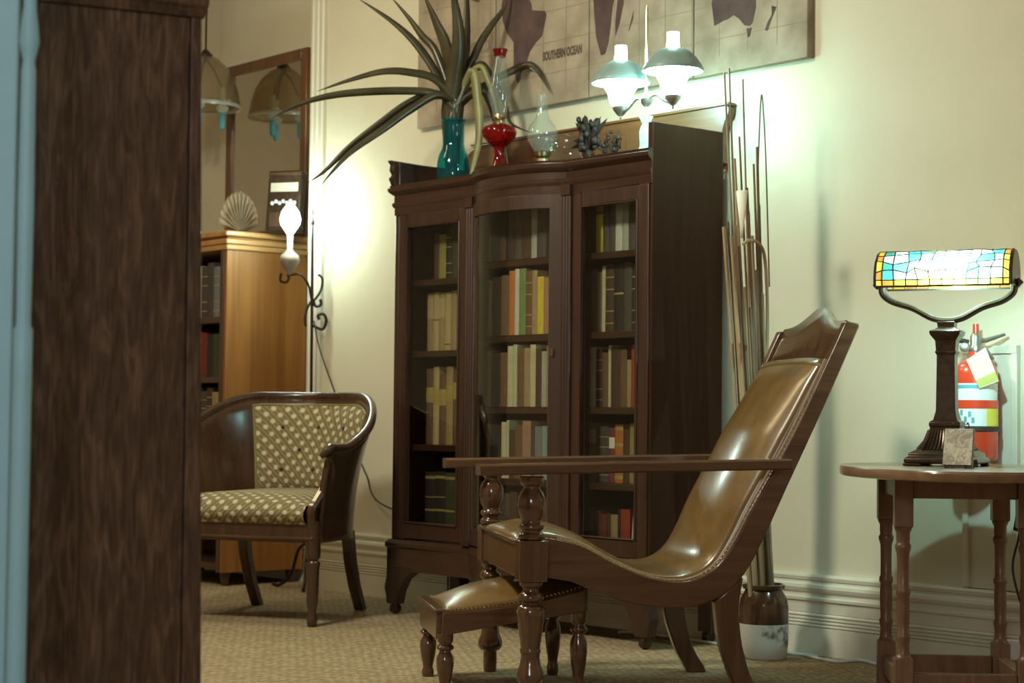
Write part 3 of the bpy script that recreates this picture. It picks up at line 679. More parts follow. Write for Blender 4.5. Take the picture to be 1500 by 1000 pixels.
for dy in (-.008, .008): ykb.tube([(p.x, p.y+dy, p.z) for p in yk], .0085, 8)
ykb.build('yoke', 'bronze', dl)
# the shade: trough of leaded glass pieces; axis along local x
SH0, SH1 = -.180, .178
AX, AZ = 0.0, .508
def shade_pt(u, t, off=0.):
    """u along, t around from front lower edge (0) over the top to the rear edge (1)"""
    a = math.radians(196-212*t); rx, rz = .074+off, .078+off
    return Vector((SH0+(SH1-SH0)*u, AX+math.cos(a)*rx*1.0, AZ+math.sin(a)*rz))
PALW = (.86, .92, .86); PALT = (.10, .50, .52); PALB = (.16, .42, .62); PALA = (.85, .50, .06); PALO = (.70, .22, .04); PALY = (.85, .74, .20); PALG = (.08, .30, .24); PALC = (.88, .86, .60)
for nme, c in dict(w=PALW, t=PALT, b=PALB, a=PALA, o=PALO, y=PALY, g=PALG, c=PALC).items(): M['sg_'+nme] = translucent_mat('stained_glass_'+nme, c)
rows = [0, .06, .15, .24, .33, .43, .54, .68, .84, 1.0]
NC = 12
pattern = ['ooaoaoaaayaa', 'wtwwyywwtwww', 'wgbwwwwwtwww', 'wcwtwwwwwtww', 'wgwtbwwwwwtw', 'wwwwyywwwgww', 'wtwwwwwwwwww', 'wwwwwtwwwwww', 'oaooaoaoaooa']
rng = random.Random(3)
gv = {}
for r in range(len(rows)):
    for c in range(NC+1):
        ju = 0 if c in (0, 1, NC-1, NC) or r in (0, 1, len(rows)-1) else rng.uniform(-.028, .028); jt = 0 if r in (0, 1, len(rows)-1, len(rows)-2) else rng.uniform(-.03, .03)
        u = {0: 0, 1: .05, NC-1: .95, NC: 1}.get(c, .05+(c-1)*.9/(NC-2)); gv[r, c] = (u+ju, rows[r]+jt)
came = MB()
for r in range(len(rows)-1):
    for c in range(NC):
        q = [gv[r, c], gv[r, c+1], gv[r+1, c+1], gv[r+1, c]]
        cu = sum(p[0] for p in q)/4; ct = sum(p[1] for p in q)/4
        key = 'ao'[(r+c) % 2] if c in (0, NC-1) else pattern[r][c]
        qs = [(cu+(p[0]-cu)*.97, ct+(p[1]-ct)*.97) for p in q]
        def gp_(u, v, off): return shade_pt((qs[0][0]*(1-u)+qs[1][0]*u)*(1-v)+(qs[3][0]*(1-u)+qs[2][0]*u)*v, (qs[0][1]*(1-u)+qs[1][1]*u)*(1-v)+(qs[3][1]*(1-u)+qs[2][1]*u)*v, off)
        g = MB(); g.grid(lambda u, v: gp_(u, v, .0012), 1, 3)
        if r == 0 and c == 0: pass
        g.build('glass_piece', 'sg_'+key, dl, smooth=0)
        for (p, q2) in ((gv[r, c], gv[r, c+1]), (gv[r, c], gv[r+1, c])):
            came.tube([shade_pt(p[0]+(q2[0]-p[0])*k/3, p[1]+(q2[1]-p[1])*k/3, .0012) for k in range(4)], .0016, 5)
for r in range(len(rows)-1): came.tube([shade_pt(gv[r, NC][0], gv[r, NC][1]+(gv[r+1, NC][1]-gv[r, NC][1])*k/3, .0012) for k in range(4)], .002, 5)
came.tube([shade_pt(k/10, 0, .001) for k in range(11)], .003, 6); came.tube([shade_pt(k/10, 1, .001) for k in range(11)], .003, 6)
came.build('lead_came', 'lead', dl)
for x, s in ((SH0, -1), (SH1, 1)):
    poly = [(shade_pt(0, k/20).y, shade_pt(0, k/20).z) for k in range(21)]
    MB().prism(poly, x+s*.001, x+s*.007, 'yz').build('shade_end', 'bronze', dl, bevel=.002)
    MB().lathe([(.010, 0), (.013, .006), (.006, .014), (.0005, .018)], 12, (x+s*.007, 0, .496), axis=(s, 0, 0)).build('end_knob', 'bronze', dl)
MB().tube([(SH0+.05, 0, .512), (SH1-.05, 0, .512)], .012, 12).build('bulb', 'tube', dl)
point_light('desk_lamp_glow', (.03, 0, .482), 15, (.50, 1.0, .97), .014, dl)
# lamp cord with in-line switch hanging behind the table
p0 = TF.m @ Vector((.19, .23, .60)); pe = TF.m @ Vector((.19, .505, TZ+.004)); cord = [p0, p0+Vector((.022, .004, -.05)), p0+Vector((.028, .008, -.10)), p0+Vector((.018, .012, -.16)), p0+Vector((-.005, .02, -.26)), p0+Vector((.03, .06, -.42)), p0+Vector((.16, .02, -.53)), p0+Vector((.26, -.02, -.592))]
ct = tag(MB().tube(spline(cord, 8), .0035, 6).build('electric_flex', 'black'), 'dark electric flex with in-line switch hanging below the side table', 'flex')
MB().box(p0+Vector((.024, .010, -.115)), (.028, .018, .055), Matrix.Rotation(.2, 3, 'Y')).build('switch', 'bronze', ct, bevel=.004)

# small picture on a wire easel
PF = Frame(ld((1402-750)/F_PX*4.76, 4.76, TZ), YAW-math.radians(30))
pf = thing('picture_tile', 'small framed picture leaning on a wire easel beside the lamp base', 'picture', PF.o, PF.a)
til = Matrix.Rotation(-.24, 3, 'X')
def pbx(name, c, d, mat, **k):
    o = MB().box((0, 0, 0), d).build(name, mat, pf, **k); o.rotation_euler = til.to_euler(); o.location = til @ Vector(c)+Vector((0, 0, .006)); return o
pbx('block', (0, .009, .05), (.076, .016, .098), 'tablewood', bevel=.002)
pbx('print', (0, -.0004, .05), (.074, .002, .094), noise_mat('sketched_print', (.40, .37, .30), (.70, .66, .54), (45, 45, 45), .7, bumps=0, distort=1.5, lo=.40, hi=.58))
ez = MB()
for s in (-1, 1):
    ez.tube(spline([(s*.026, -.016, .010), (s*.026, -.014, .002), (s*.026, .0, .0022), (s*.026, .05, .0022), (s*.026, .062, .006), (s*.022, .036, .108), (s*.018, .026, .112)], 5), .0016, 5)
ez.tube([(-.026, .05, .0022), (.026, .05, .0022)], .0016, 5); ez.build('easel', 'iron', pf)

# ================================================================== FIRE EXTINGUISHER
ep = at_y(1431, 600, -.085)
ex = thing('fire_extinguisher', 'red fire extinguisher with a yellow tag hung on the wall', 'extinguisher', (ep.x, -.09, .645), 0); ex.scale = (1, 1, .9)
R = .064
MB().lathe([(.050, 0), (.060, .004), (R, .014), (R, .285), (.060, .308), (.046, .325), (.026, .336), (.022, .345), (.022, .36)], 30).build('cylinder', 'red', ex, smooth=50)
def patch(z0, z1, a0, a1, mat, name, off=.001):
    g = MB(); g.grid(lambda u, v: ((R+off)*math.cos(a0+(a1-a0)*u), (R+off)*math.sin(a0+(a1-a0)*u), z0+(z1-z0)*v), 24, 1); return g.build(name, mat, ex, smooth=60)
va = math.atan2(CAM.y-(-.09), CAM.x-ep.x)
patch(.115, .255, va-1.75, va+1.25, 'white', 'label'); patch(.172, .200, va-1.75, va+1.45, 'red', 'label_stripe', .0016); patch(.115, .185, va+.5, va+1.4, 'yellow', 'label_yellow', .0014)
patch(.238, .250, va-1.6, va+.2, 'labelblue', 'label_band', .0014)
for k, (z0, a) in enumerate(((.122, -1.2), (.135, -.95), (.128, -.55), (.15, -.75), (.125, -.2), (.145, -.35))): patch(z0, z0+.018, va+a, va+a+.14, 'labelblue', 'label_figure', .0016)
MB().lathe([(R+.002, .098), (R+.004, .100), (R+.004, .112), (R+.002, .114)], 30, cap=False).build('strap', 'black', ex)
MB().bx(-.02, .02, .06, .088, .08, .30).build('wall_bracket', 'black', ex)
vl = MB(); vl.lathe([(.020, .36), (.022, .375), (.016, .385), (.017, .41), (.012, .42)], 16); vl.build('valve', 'pewter', ex)
f = Vector((math.cos(va+PI/2), math.sin(va+PI/2), 0))     # to the right as seen
hn = MB(); hn.tube([f*-.012+Vector((0, 0, .395)), f*.03+Vector((0, 0, .398)), f*.085+Vector((0, 0, .418))], [.009, .008, .005], 8); hn.tube([f*-.01+Vector((0, 0, .375)), f*.03+Vector((0, 0, .366)), f*.05+Vector((0, 0, .335))], [.008, .007, .005], 8)
hn.build('handle', 'pewter', ex)
MB().tube([Vector((0, 0, .41)), Vector((0, 0, .452))], [.010, .009], 10).build('pull_pin', 'red', ex)
g = Vector((math.cos(va), math.sin(va), 0))
MB().lathe([(.016, 0), (.016, .012), (.012, .014)], 16, f*-.032+Vector((0, 0, .375)), axis=g).build('gauge', 'pewter', ex)
MB().tube(spline([f*-.02+Vector((0, 0, .392)), f*-.055+Vector((0, 0, .395)), f*-.080+Vector((0, 0, .36)), f*-.085+Vector((0, 0, .27)), f*-.078+Vector((0, 0, .16)), f*-.07+Vector((0, 0, .1))], 6), .008, 8).build('hose', 'black', ex)
tg = MB(); tq = [Vector((x*.8, 0, z)) for x, z in ((-.034, .33), (.034, .372), (.082, .262), (.012, .238))]
def tw(p, o): return f*p.x+Vector((0, 0, p.z))+g*(R+.006+o)
tg.add([tw(p, 0) for p in tq]+[tw(p, .0015) for p in tq], [(0, 1, 2, 3), (7, 6, 5, 4), (0, 4, 5, 1), (1, 5, 6, 2), (2, 6, 7, 3), (3, 7, 4, 0)])
tgo = tg.build('tag', 'tag', ex, smooth=0)
d1 = [tq[1].lerp(tq[2], .72), tq[1].lerp(tq[2], .97), tq[0].lerp(tq[3], .97), tq[0].lerp(tq[3], .72)]
MB().add([tw(p, .0019) for p in d1]+[tw(p, .0022) for p in d1], [(0, 1, 2, 3), (7, 6, 5, 4), (0, 4, 5, 1), (1, 5, 6, 2), (2, 6, 7, 3), (3, 7, 4, 0)]).build('tag_print', 'tagdark', tgo, smooth=0)

# ================================================================== CROCK AND CANES
CRK = Vector((.355, -.215, 0))
ck = thing('crock', 'stoneware crock, brown glaze above and chipped white below, holding canes', 'crock', CRK)
MB().lathe([(.001, 0), (.068, 0), (.074, .006), (.078, .05), (.079, .112)], 30, cap=False).build('lower_body', 'crockwhite', ck)
MB().lathe([(.079, .112), (.079, .165), (.075, .190), (.062, .212), (.060, .218), (.067, .222), (.068, .234), (.062, .237), (.055, .230), (.053, .20), (.066, .18), (.07, .10), (.066, .02), (.001, .016)], 30, cap=False).build('upper_body', 'crockbrown', ck)
canes = [  # top pixel, depth offset, radius, wood, words
 ((1061, 106), -.03, .0045, 'cane', 'long thin pale cane leaning left out of the crock'), ((1068, 100), .02, .004, 'cane2', 'long thin dark cane reaching up beside the map'),
 ((1088, 116), .0, .004, 'cane', 'long tan cane rising straight behind the bookcase corner'), ((1060, 332), -.05, .0075, 'cane', 'short thick cane nearest the bookcase side'),
 ((1066, 325), -.04, .006, 'cane2', 'short brown cane next to the thick one by the bookcase'), ((1076, 232), .01, .006, 'cane', 'medium-length cane with cut top in the crock'),
 ((1094, 275), .0, .0065, 'cane2', 'medium brown cane behind the paper cone'), ((1078, 330), -.03, .006, 'cane', 'short tan cane with a pointed lower end'),
 ((1102, 345), .02, .007, 'cane', 'short tan cane ending under the bent strap'), ((1097, 310), .03, .005, 'cane', 'thin pale cane beside the bent strap'),
 ((1112, 300), .04, .0055, 'cane2', 'brown cane nearest the wall at the right of the bundle'), ((1104, 240), .03, .005, 'cane2', 'slim dark cane standing in the middle of the bundle'),
 ((1071, 345), -.06, .007, 'cane', 'stout tan cane at the front of the bundle'), ((1083, 360), -.05, .0065, 'cane2', 'stout brown cane at the front of the bundle'),
 ((1090, 420), -.05, .007, 'cane', 'short pale cane low in the middle of the bundle'), ((1108, 395), -.01, .006, 'cane2', 'short brown cane behind the crooked cane'),
 ((1117, 430), .0, .006, 'cane', 'short pale cane at the right edge of the bundle'), ((1099, 450), -.04, .007, 'cane2', 'shortest brown cane in the crock'),
 ((1083, 200), .03, .0045, 'cane2', 'tall dark cane close behind the tan one'), ((1109, 215), .045, .006, 'cane2', 'tall brown cane leaning nearest the wall'), ((1075, 410), -.06, .0065, 'cane', 'shortest tan cane nearest the bookcase')]
for i, ((u, v), dd, r, m, lab) in enumerate(canes):
    dpt = (CRK-CAM).dot(FW)+dd
    top = at_depth(u, v, dpt)
    if top.x < .012: top.x = .012+.004*i
    top.y = min(top.y, -.03)
    bl_ = max(-.042, min(.042, (u-1090)*.0015)); bd_ = max(-.032, min(.036, dd*.75)); bl_ *= math.sqrt(1-(bd_/.047)**2)
    bot = CRK+LATV*bl_+DEPV*bd_+Vector((0, 0, .024))
    tc = MB(); path = [bot+(top-bot)*t+Vector((.008*math.sin(PI*t+i), .004*math.sin(2*PI*t+i), 0))*math.sin(PI*t) for t in [j/10 for j in range(11)]]
    tc.tube(path, [r*(1-.25*t/10) for t in range(11)], 8)
    t = tag(tc.build('cane_stick', m), lab, 'cane', 'canes standing in the crock')
sp = [CRK+Vector((.0, -.02, .30)), at_depth(1119, 620, 5.92), at_depth(1124, 480, 5.95), at_depth(1121, 385, 5.95), at_depth(1112, 357, 5.94), at_depth(1097, 352, 5.92), at_depth(1089, 358, 5.9)]
tag(MB().tube(spline(sp, 8), .0055, 7).build('bent_cane', 'cane'), 'cane with a curved crook handle standing in the crock', 'cane', 'canes standing in the crock')
lw = [CRK+Vector((.02, .02, .05)), at_depth(1114, 480, 5.97), at_depth(1110, 300, 6.0), at_depth(1112, 200, 6.0), at_depth(1115, 141, 6.0), at_depth(1118, 160, 6.02), at_depth(1122, 240, 6.02), at_depth(1127, 420, 6.0)]
lw = [Vector((p.x, min(p.y, -.035), p.z)) for p in lw]
tag(MB().tube(spline(lw, 6), .0025, 6).build('wire_loop', 'cane2'), 'thin looped wire rod standing tallest against the wall', 'wire')
cz = at_depth(1087, 277, 5.86); cone = MB(); cone.lathe([(.003, 0), (.006, .03), (.022, .15)], 14, cz+Vector((0, 0, -.155)), sy=.5, cap=False)
tag(cone.build('paper_cone', 'paper', solid=.002), 'cream paper cone tucked among the canes', 'paper cone')

# ================================================================== WHITE CABLE ON THE FLOOR
wc = [at_z(905, 926, .005), at_z(950, 928, .005), Vector((.18, -.10, .005)), Vector((.45, -.075, .005)), at_z(1180, 960, .005), at_z(1225, 969, .005), at_z(1260, 967, .005), at_z(1295, 975, .005), at_z(1380, 985, .005), at_z(1480, 985, .005)]
wc = [Vector((p.x, min(p.y, -.034), .006)) for p in wc]
tag(MB().tube(spline(wc, 8), .0055, 6).build('white_cable', 'whitecable'), 'white cable lying along the foot of the baseboard', 'cable')
q = at_y(1487, 947, -.05); pa = MB().bx(q.x-.03, q.x+.03, -.055, -.0255, .065, .125).build('power_socket', 'white', bevel=.004); tag(pa, 'white power adapter on the baseboard behind the table', 'socket')

# ================================================================== WORLD MAP ON CANVAS PANELS
mp = thing('wall_map', 'large aged world map printed on four canvas panels above the bookcase', 'map', (-.68, 0, 1.96))
MX = [-1.742, -1.235, -.69, -.149, .375]; MZ0, MZ1 = 0., 1.02; MT = .032
OX, OZ = -.68, 1.96
def lx(u, v):
    p = at_y(u, v, -MT-.002); return (p.x-OX, p.z-OZ)
for a, b in zip(MX, MX[1:]): MB().bx(a-OX+.003, b-OX-.003, -MT, -.002, MZ0, MZ1).build('canvas_panel', 'canvas', mp, bevel=.003)
def land(px, name='continent'):
    poly = [lx(u, v) for u, v in px]; poly = [(x, min(z, MZ1-.01)) for x, z in poly]
    MB().prism(poly, -MT-.0012, -MT-.0002, 'xz').build(name, 'land', mp, smooth=0)
land([(738, -60), (790, -70), (800, -30), (770, -8), (778, 5), (779, 15), (798, 16), (800, 22), (794, 52), (785, 62), (776, 75), (770, 95), (762, 108), (759, 122), (755, 116), (752, 95), (752, 62), (742, 48), (736, 30), (734, 8), (738, -10)])
land([(856, -80), (905, -90), (912, -50), (903, -20), (897, 10), (894, 40), (891, 62), (886, 79), (880, 81), (873, 55), (870, 20), (868, -20)])
land([(908, -30), (916, -34), (913, 5), (907, 35), (901, 54), (901, 30)], 'island'); land([(920, 45), (926, 22), (928, 15), (927, 28), (921, 45)], 'island')
land([(1042, 4), (1050, -25), (1062, -45), (1080, -50), (1090, -35), (1100, -45), (1107, -20), (1107, 10), (1102, 33), (1098, 38), (1090, 37), (1082, 27), (1074, 22), (1066, 28), (1060, 30), (1046, 38)])
land([(1093, 42), (1101, 40), (1098, 53), (1095, 55)], 'island'); land([(1130, 8), (1137, 10), (1133, 20), (1128, 33), (1124, 45), (1120, 44), (1124, 32), (1130, 22)], 'island')
land([(640, -20), (700, -60), (725, -40), (712, -12), (700, 4), (680, -5), (664, 0)])
def text_on_map(s, u0, v0, u1, v1, mat, h):
    p0, p1 = lx(u0, v0), lx(u1, v1)
    cu = bpy.data.curves.new('t', 'FONT'); cu.body = s; cu.size = 1; cu.extrude = 0; cu.offset = .05
    to = bpy.data.objects.new('t', cu); COL.objects.link(to); bpy.context.view_layer.update()
    me = bpy.data.meshes.new_from_object(to.evaluated_get(bpy.context.evaluated_depsgraph_get())); wd = max(v.co.x for v in me.vertices)
    bpy.data.objects.remove(to)
    k = (p1[0]-p0[0])/wd; hh = h/max(v.co.y for v in me.vertices)
    for v in me.vertices: v.co = (p0[0]+v.co.x*k, -MT-.0015, p0[1]+v.co.y*hh)
    o = bpy.data.objects.new('lettering', me); COL.objects.link(o); o.parent = mp; me.materials.append(M[mat])
text_on_map('SOUTHERN OCEAN', 795, 89, 852, 81, 'ink', .034)
text_on_map('WORLD', 682, 82, 717, 76, 'faint', .05)
gr = MB()
for k in range(1, 8): z = MZ0+k*.12; gr.bx(MX[0]-OX+.02, MX[4]-OX-.02, -MT-.0008, -MT-.0001, z, z+.002)
for k in range(1, 16): x = MX[0]-OX+k*.132; gr.bx(x, x+.002, -MT-.0008, -MT-.0001, .06, MZ1-.02)
gr.build('map_grid', 'faint', mp, smooth=0)

# ================================================================== THINGS ON TOP OF THE BOOKCASE
TOPZ = 1.645
def top_at(u, y): p = at_y(u, 230, y); return Vector((p.x, y, TOPZ+.0005))
# --- double student lamp
sl_p = top_at(946, -.325)
sl = thing('student_lamp', 'double-armed student lamp with two lit shades on the bookcase corner', 'lamp', sl_p)
MB().lathe([(.045, 0), (.047, .006), (.040, .012), (.026, .020), (.021, .040), (.023, .085), (.017, .105), (.012, .112), (.021, .13), (.024, .137), (.008, .142), (.006, .15)], 22).build('base', 'milk', sl, smooth=50)
MB().tube([(0, 0, .14), (0, 0, .50), (0, 0, .52)], [.0045, .0045, .001], 8).build('rod', 'brass', sl)
MB().lathe([(.005, .17), (.018, .182), (.022, .197), (.012, .21), (.006, .22)], 16).build('hub', 'pewter', sl)
dv = (LATV*.08+DEPV*-.115)
for s in (-1, 1):
    c = dv*s; zc = .182
    ar = MB().tube(spline([(0, 0, .192), (c.x*.35, c.y*.35, .205), (c.x*.7, c.y*.7, .178), (c.x, c.y, .165)], 6), .005, 8).build('lamp_arm', 'pewter', sl)
    b = MB().lathe([(.001, -.032), (.004, -.026), (.003, -.020), (.012, -.014), (.026, .004), (.028, .014), (.024, .020)], 18, (c.x, c.y, .175)).build('burner_cup', 'pewter', sl)
    MB().lathe([(.034, .196), (.040, .215), (.046, .240), (.060, .262), (.088, .276)], 28, (c.x, c.y, 0), cap=False).build('opal_funnel', 'funnel', sl)
    MB().lathe([(.101, .270), (.1015, .276), (.095, .290), (.080, .312), (.058, .334), (.036, .345), (.028, .347)], 30, (c.x, c.y, 0), cap=False).build('shade', 'greenshade', sl, solid=.003)
    gl = MB()
    for k in range(16): a = 2*PI*k/16; gl.tube([(c.x+.025*math.cos(a), c.y+.025*math.sin(a), .345), (c.x+.023*math.cos(a), c.y+.023*math.sin(a), .366)], .0022, 5)
    gl.build('gallery', 'brass', sl)
    MB().lathe([(.021, .35), (.020, .400)], 18, (c.x, c.y, 0), cap=False).build('chimney', 'funnel', sl)

# --- teal vase with strap leaves
vp = top_at(664, -.25)
vs_ = thing('glass_vase', 'teal glass vase with a long neck holding strap leaves on the bookcase', 'vase', vp)
MB().lathe([(.001, 0), (.050, 0), (.060, .008), (.064, .05), (.062, .10), (.055, .130), (.044, .152), (.040, .172), (.040, .24), (.043, .262), (.046, .268)], 28, cap=False).build('body', 'tealglass', vs_, solid=.004, smooth=60)
MB().lathe([(.041, .258), (.048, .262), (.048, .270), (.043, .272)], 28, cap=False).build('lip', 'tealglass', vs_)
pl = thing('strap_leaf_plant', 'spray of long dark strap leaves standing in the teal vase', 'plant', vp)
vd = (vp-CAM).dot(FW)
LEAVES = [  # pixel path, depth drift at tip, max width, material
 ([(672, 200), (668, 150), (640, 118), (600, 106), (560, 105), (510, 118), (464, 134)], -.10, .022, 0), ([(672, 200), (665, 155), (640, 138), (590, 133), (515, 136), (462, 145), (420, 161), (392, 177)], -.25, .020, 0),
 ([(674, 200), (664, 160), (640, 137), (600, 150), (555, 182), (510, 217), (476, 250), (452, 267)], -.15, .022, 0), ([(676, 200), (668, 165), (642, 140), (602, 160), (560, 190), (515, 222), (488, 250), (470, 272)], -.25, .020, 0),
 ([(672, 200), (662, 150), (640, 110), (610, 65), (575, 32), (525, -2)], .0, .024, 0), ([(674, 200), (664, 140), (640, 80), (618, 52), (598, 25), (570, -8)], .12, .020, 0),
 ([(674, 200), (670, 140), (655, 75), (640, 35), (620, -10)], -.05, .034, 0), ([(676, 200), (678, 130), (672, 60), (660, -30)], -.12, .042, 0), ([(678, 200), (684, 130), (682, 60), (684, -30)], .05, .034, 0),
 ([(680, 200), (688, 130), (698, 75), (718, 40), (738, 12), (752, -20)], .10, .020, 0), ([(680, 200), (690, 140), (715, 122), (752, 103), (790, 98), (822, 108), (850, 127), (876, 148)], .04, .020, 0),
 ([(680, 200), (686, 130), (692, 105), (700, 150), (702, 200), (694, 240), (686, 268)], -.16, .026, 1), ([(680, 200), (690, 120), (698, 100), (716, 120), (730, 170), (745, 245)], -.12, .018, 1),
 ([(682, 200), (690, 125), (700, 95), (722, 115), (740, 150), (748, 180), (784, 196)], -.05, .016, 0), ([(680, 200), (690, 150), (704, 130), (718, 150), (726, 190)], .0, .03, 0)]
for i, (px, dr, w, pale) in enumerate(LEAVES):
    n = len(px); pts = []
    for k, (u, v) in enumerate(px):
        p = at_depth(u, v, vd+dr*max(0, k-1)/(n-2)); p.y = min(p.y, -.055); pts.append(p-vp)
    pts[0] = Vector((.012*math.cos(i*2.4), .012*math.sin(i*2.4), .05)); pts[1] = Vector((.018*math.cos(i*2.4), .018*math.sin(i*2.4), max(.24, min(pts[1].z, .30))))
    P = spline(pts, 7); m = len(P)
    lf = MB(); vs = []
    for k, p in enumerate(P):
        t = (P[min(k+1, m-1)]-P[max(k-1, 0)]).normalized(); vw = (p+vp-CAM).normalized()
        side = t.cross(vw); side = side.normalized() if side.length > 1e-3 else LATV.copy()
        tw_ = .5*math.sin(i*1.7+k*.06); side = (side*math.cos(tw_)+t.cross(side)*math.sin(tw_)).normalized()
        nn = t.cross(side).normalized(); s = k/(m-1); ww = w*.75*min(1, .40+1.8*s)*max(.04, 1-max(0, (s-.5)/.5)**1.6)
        vs += [p-side*ww, p+nn*ww*.28, p+side*ww]
    fs = [(3*k+j, 3*k+j+1, 3*k+j+4, 3*k+j+3) for k in range(m-1) for j in (0, 1)]
    lf.add(vs, fs); lf.build('leaf', 'leafpale' if pale else 'leaf', pl, smooth=80, solid=.0012)
# --- ruby oil lamp
rp = top_at(731, -.20)
rl = thing('oil_lamp', 'ruby glass oil lamp with red-rimmed clear chimney on the bookcase', 'oil lamp', rp)
MB().lathe([(.001, 0), (.058, 0), (.062, .006), (.056, .018), (.036, .050), (.024, .085), (.018, .115), (.022, .142)], 24).build('foot', 'redglass', rl, smooth=50)
K = .072
def up(p): return [(r, z+K) for r, z in p]
MB().lathe(up([(.022, .070), (.040, .085), (.062, .110), (.068, .130), (.060, .148), (.032, .158), (.022, .162)]), 26, cap=False).build('font', 'redglass', rl, smooth=50)
MB().lathe(up([(.022, .160), (.024, .172), (.018, .178), (.027, .184), (.026, .196), (.018, .20)]), 20).build('burner', 'brass', rl)
MB().lathe(up([(.024, .192), (.030, .22), (.044, .27), (.044, .300), (.032, .345), (.024, .385), (.022, .42)]), 26, cap=False).build('chimney', 'clearlamp', rl, smooth=60)
MB().lathe(up([(.022, .418), (.025, .436), (.029, .444), (.0285, .447), (.022, .436)]), 26, cap=False).build('rim', 'redglass', rl)
# --- clear oil lamp
cp = top_at(794, -.215)
cl = thing('oil_lamp', 'small clear glass oil lamp with round globe chimney beside the ruby lamp', 'oil lamp', cp)
MB().lathe([(.001, 0), (.050, 0), (.056, .010), (.054, .030), (.036, .048), (.022, .054)], 24).build('font', 'clearlamp', cl, smooth=50)
MB().lathe([(.022, .052), (.030, .060), (.030, .068), (.016, .074), (.030, .080), (.034, .094), (.026, .100)], 20).build('burner', 'brass', cl)
MB().lathe([(.028, .098), (.040, .115), (.056, .145), (.058, .165), (.046, .195), (.028, .215), (.021, .24), (.021, .31)], 26, cap=False).build('globe_chimney', 'clearlamp', cl, smooth=60)
# --- round glass dish standing behind
gp2 = top_at(824, -.09)
gd = thing('glass_dish', 'round smoky glass dish standing on edge behind the clear oil lamp', 'dish', gp2)
MB().lathe([(.001, .004), (.05, .0), (.074, .010), (.080, .022)], 30, (0, 0, .096), axis=(math.cos(-.7), math.sin(-.7), .25), cap=False).build('plate', 'smokeglass', gd, solid=.004)
MB().bx(-.03, .03, -.03, .03, 0, .014).build('stand', 'mahog', gd, bevel=.003)
# --- dark figurine group
fp = top_at(862, -.17)
fg = thing('figurine', 'dark bronze figurine of a clustered bouquet on the bookcase', 'figurine', fp)
MB().lathe([(.036, 0), (.038, .01), (.026, .018), (.012, .03), (.014, .05), (.024, .07), (.016, .085)], 18).build('pedestal', 'bronze', fg)
rg = random.Random(5); fm = MB()
for k in range(46):
    a = rg.uniform(0, 2*PI); r = rg.uniform(.006, .040); z = rg.uniform(.085, .20); fm.sphere((r*math.cos(a), r*math.sin(a), z), rg.uniform(.006, .013), 8, 6, (1, 1, rg.uniform(.8, 1.7)))
fm.build('flower_head', 'darkflower', fg)
for k in range(16):
    a = 2.4*k; e = Vector((rg.uniform(.04, .075)*math.cos(a), rg.uniform(.04, .075)*math.sin(a), rg.uniform(.05, .21)))
    MB().tube([(0, 0, .09), e*.55+Vector((0, 0, .055)), e], [.004, .012, .001], 6).build('leaf', 'darkflower', fg)
f2 = top_at(893, -.13); db = thing('dried_sprig', 'low dark sprig of dried berries beside the figurine', 'sprig', f2); fm = MB()
for k in range(22):
    a = rg.uniform(0, 2*PI); r = rg.uniform(.01, .05); fm.sphere((r*math.cos(a), r*math.sin(a)*.6, rg.uniform(.012, .15)*(1-r*8*.9)+.02), rg.uniform(.006, .011), 6, 5)
fm.build('berries', 'darkflower', db)
tw2 = MB()
for k in range(9):
    a = 2*PI*k/9; tw2.tube([(0, 0, 0), (.03*math.cos(a), .02*math.sin(a), .07), (.055*math.cos(a), .03*math.sin(a), .10+.03*math.sin(k))], .002, 5)
tw2.build('twigs', 'darkflower', db)
f3 = top_at(832, -.30); tag(MB().lathe([(.001, 0), (.011, 0), (.013, .005), (.010, .02), (.006, .028), (.009, .034)], 12, f3).build('glass_stopper', 'clearlamp'), 'tiny clear glass bottle at the cornice front', 'bottle')

# ================================================================== FAR BOOKSHELF IN THE ALCOVE
FX1, FX0, FY0, FY1, FZ = -2.755, -3.62, -.312, .118, 1.588
fs_ = thing('low_bookshelf', 'golden pine open bookshelf in the alcove seen from its side', 'bookshelf', (0, 0, 0))
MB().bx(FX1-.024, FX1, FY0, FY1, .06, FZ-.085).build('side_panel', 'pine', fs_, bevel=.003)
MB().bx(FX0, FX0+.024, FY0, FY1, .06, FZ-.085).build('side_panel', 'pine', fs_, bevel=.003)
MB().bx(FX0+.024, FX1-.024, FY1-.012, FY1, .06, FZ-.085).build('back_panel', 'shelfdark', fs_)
fm = MB(); fm.bx(FX0-.005, FX1+.008, FY0-.008, FY1, FZ-.085, FZ-.060); fm.bx(FX0-.014, FX1+.014, FY0-.014, FY1, FZ-.060, FZ-.036); fm.bx(FX0-.004, FX1+.006, FY0-.006, FY1, FZ-.036, FZ-.026)
fm.build('cornice', 'pinex', fs_, bevel=.006)
MB().bx(FX0-.022, FX1+.022, FY0-.022, FY1+.0, FZ-.026, FZ).build('top_board', 'pinex', fs_, bevel=.007)
FSH = [1.205, .935, .66, .38]
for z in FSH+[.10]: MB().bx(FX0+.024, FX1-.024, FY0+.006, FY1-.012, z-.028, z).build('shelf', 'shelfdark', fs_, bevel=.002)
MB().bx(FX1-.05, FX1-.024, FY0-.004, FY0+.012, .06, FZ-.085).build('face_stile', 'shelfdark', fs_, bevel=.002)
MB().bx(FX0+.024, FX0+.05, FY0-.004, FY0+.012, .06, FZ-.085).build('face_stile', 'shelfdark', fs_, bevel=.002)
for x in (FX0+.04, FX1-.04):
    for y in (FY0+.04, FY1-.04): MB().lathe([(.014, 0), (.018, .01), (.022, .04), (.026, .06)], 14, (x, y, 0)).build('foot', 'shelfdark', fs_)
FB = ' of the alcove bookshelf'
fbay = (FX0+.05, FX1-.052)
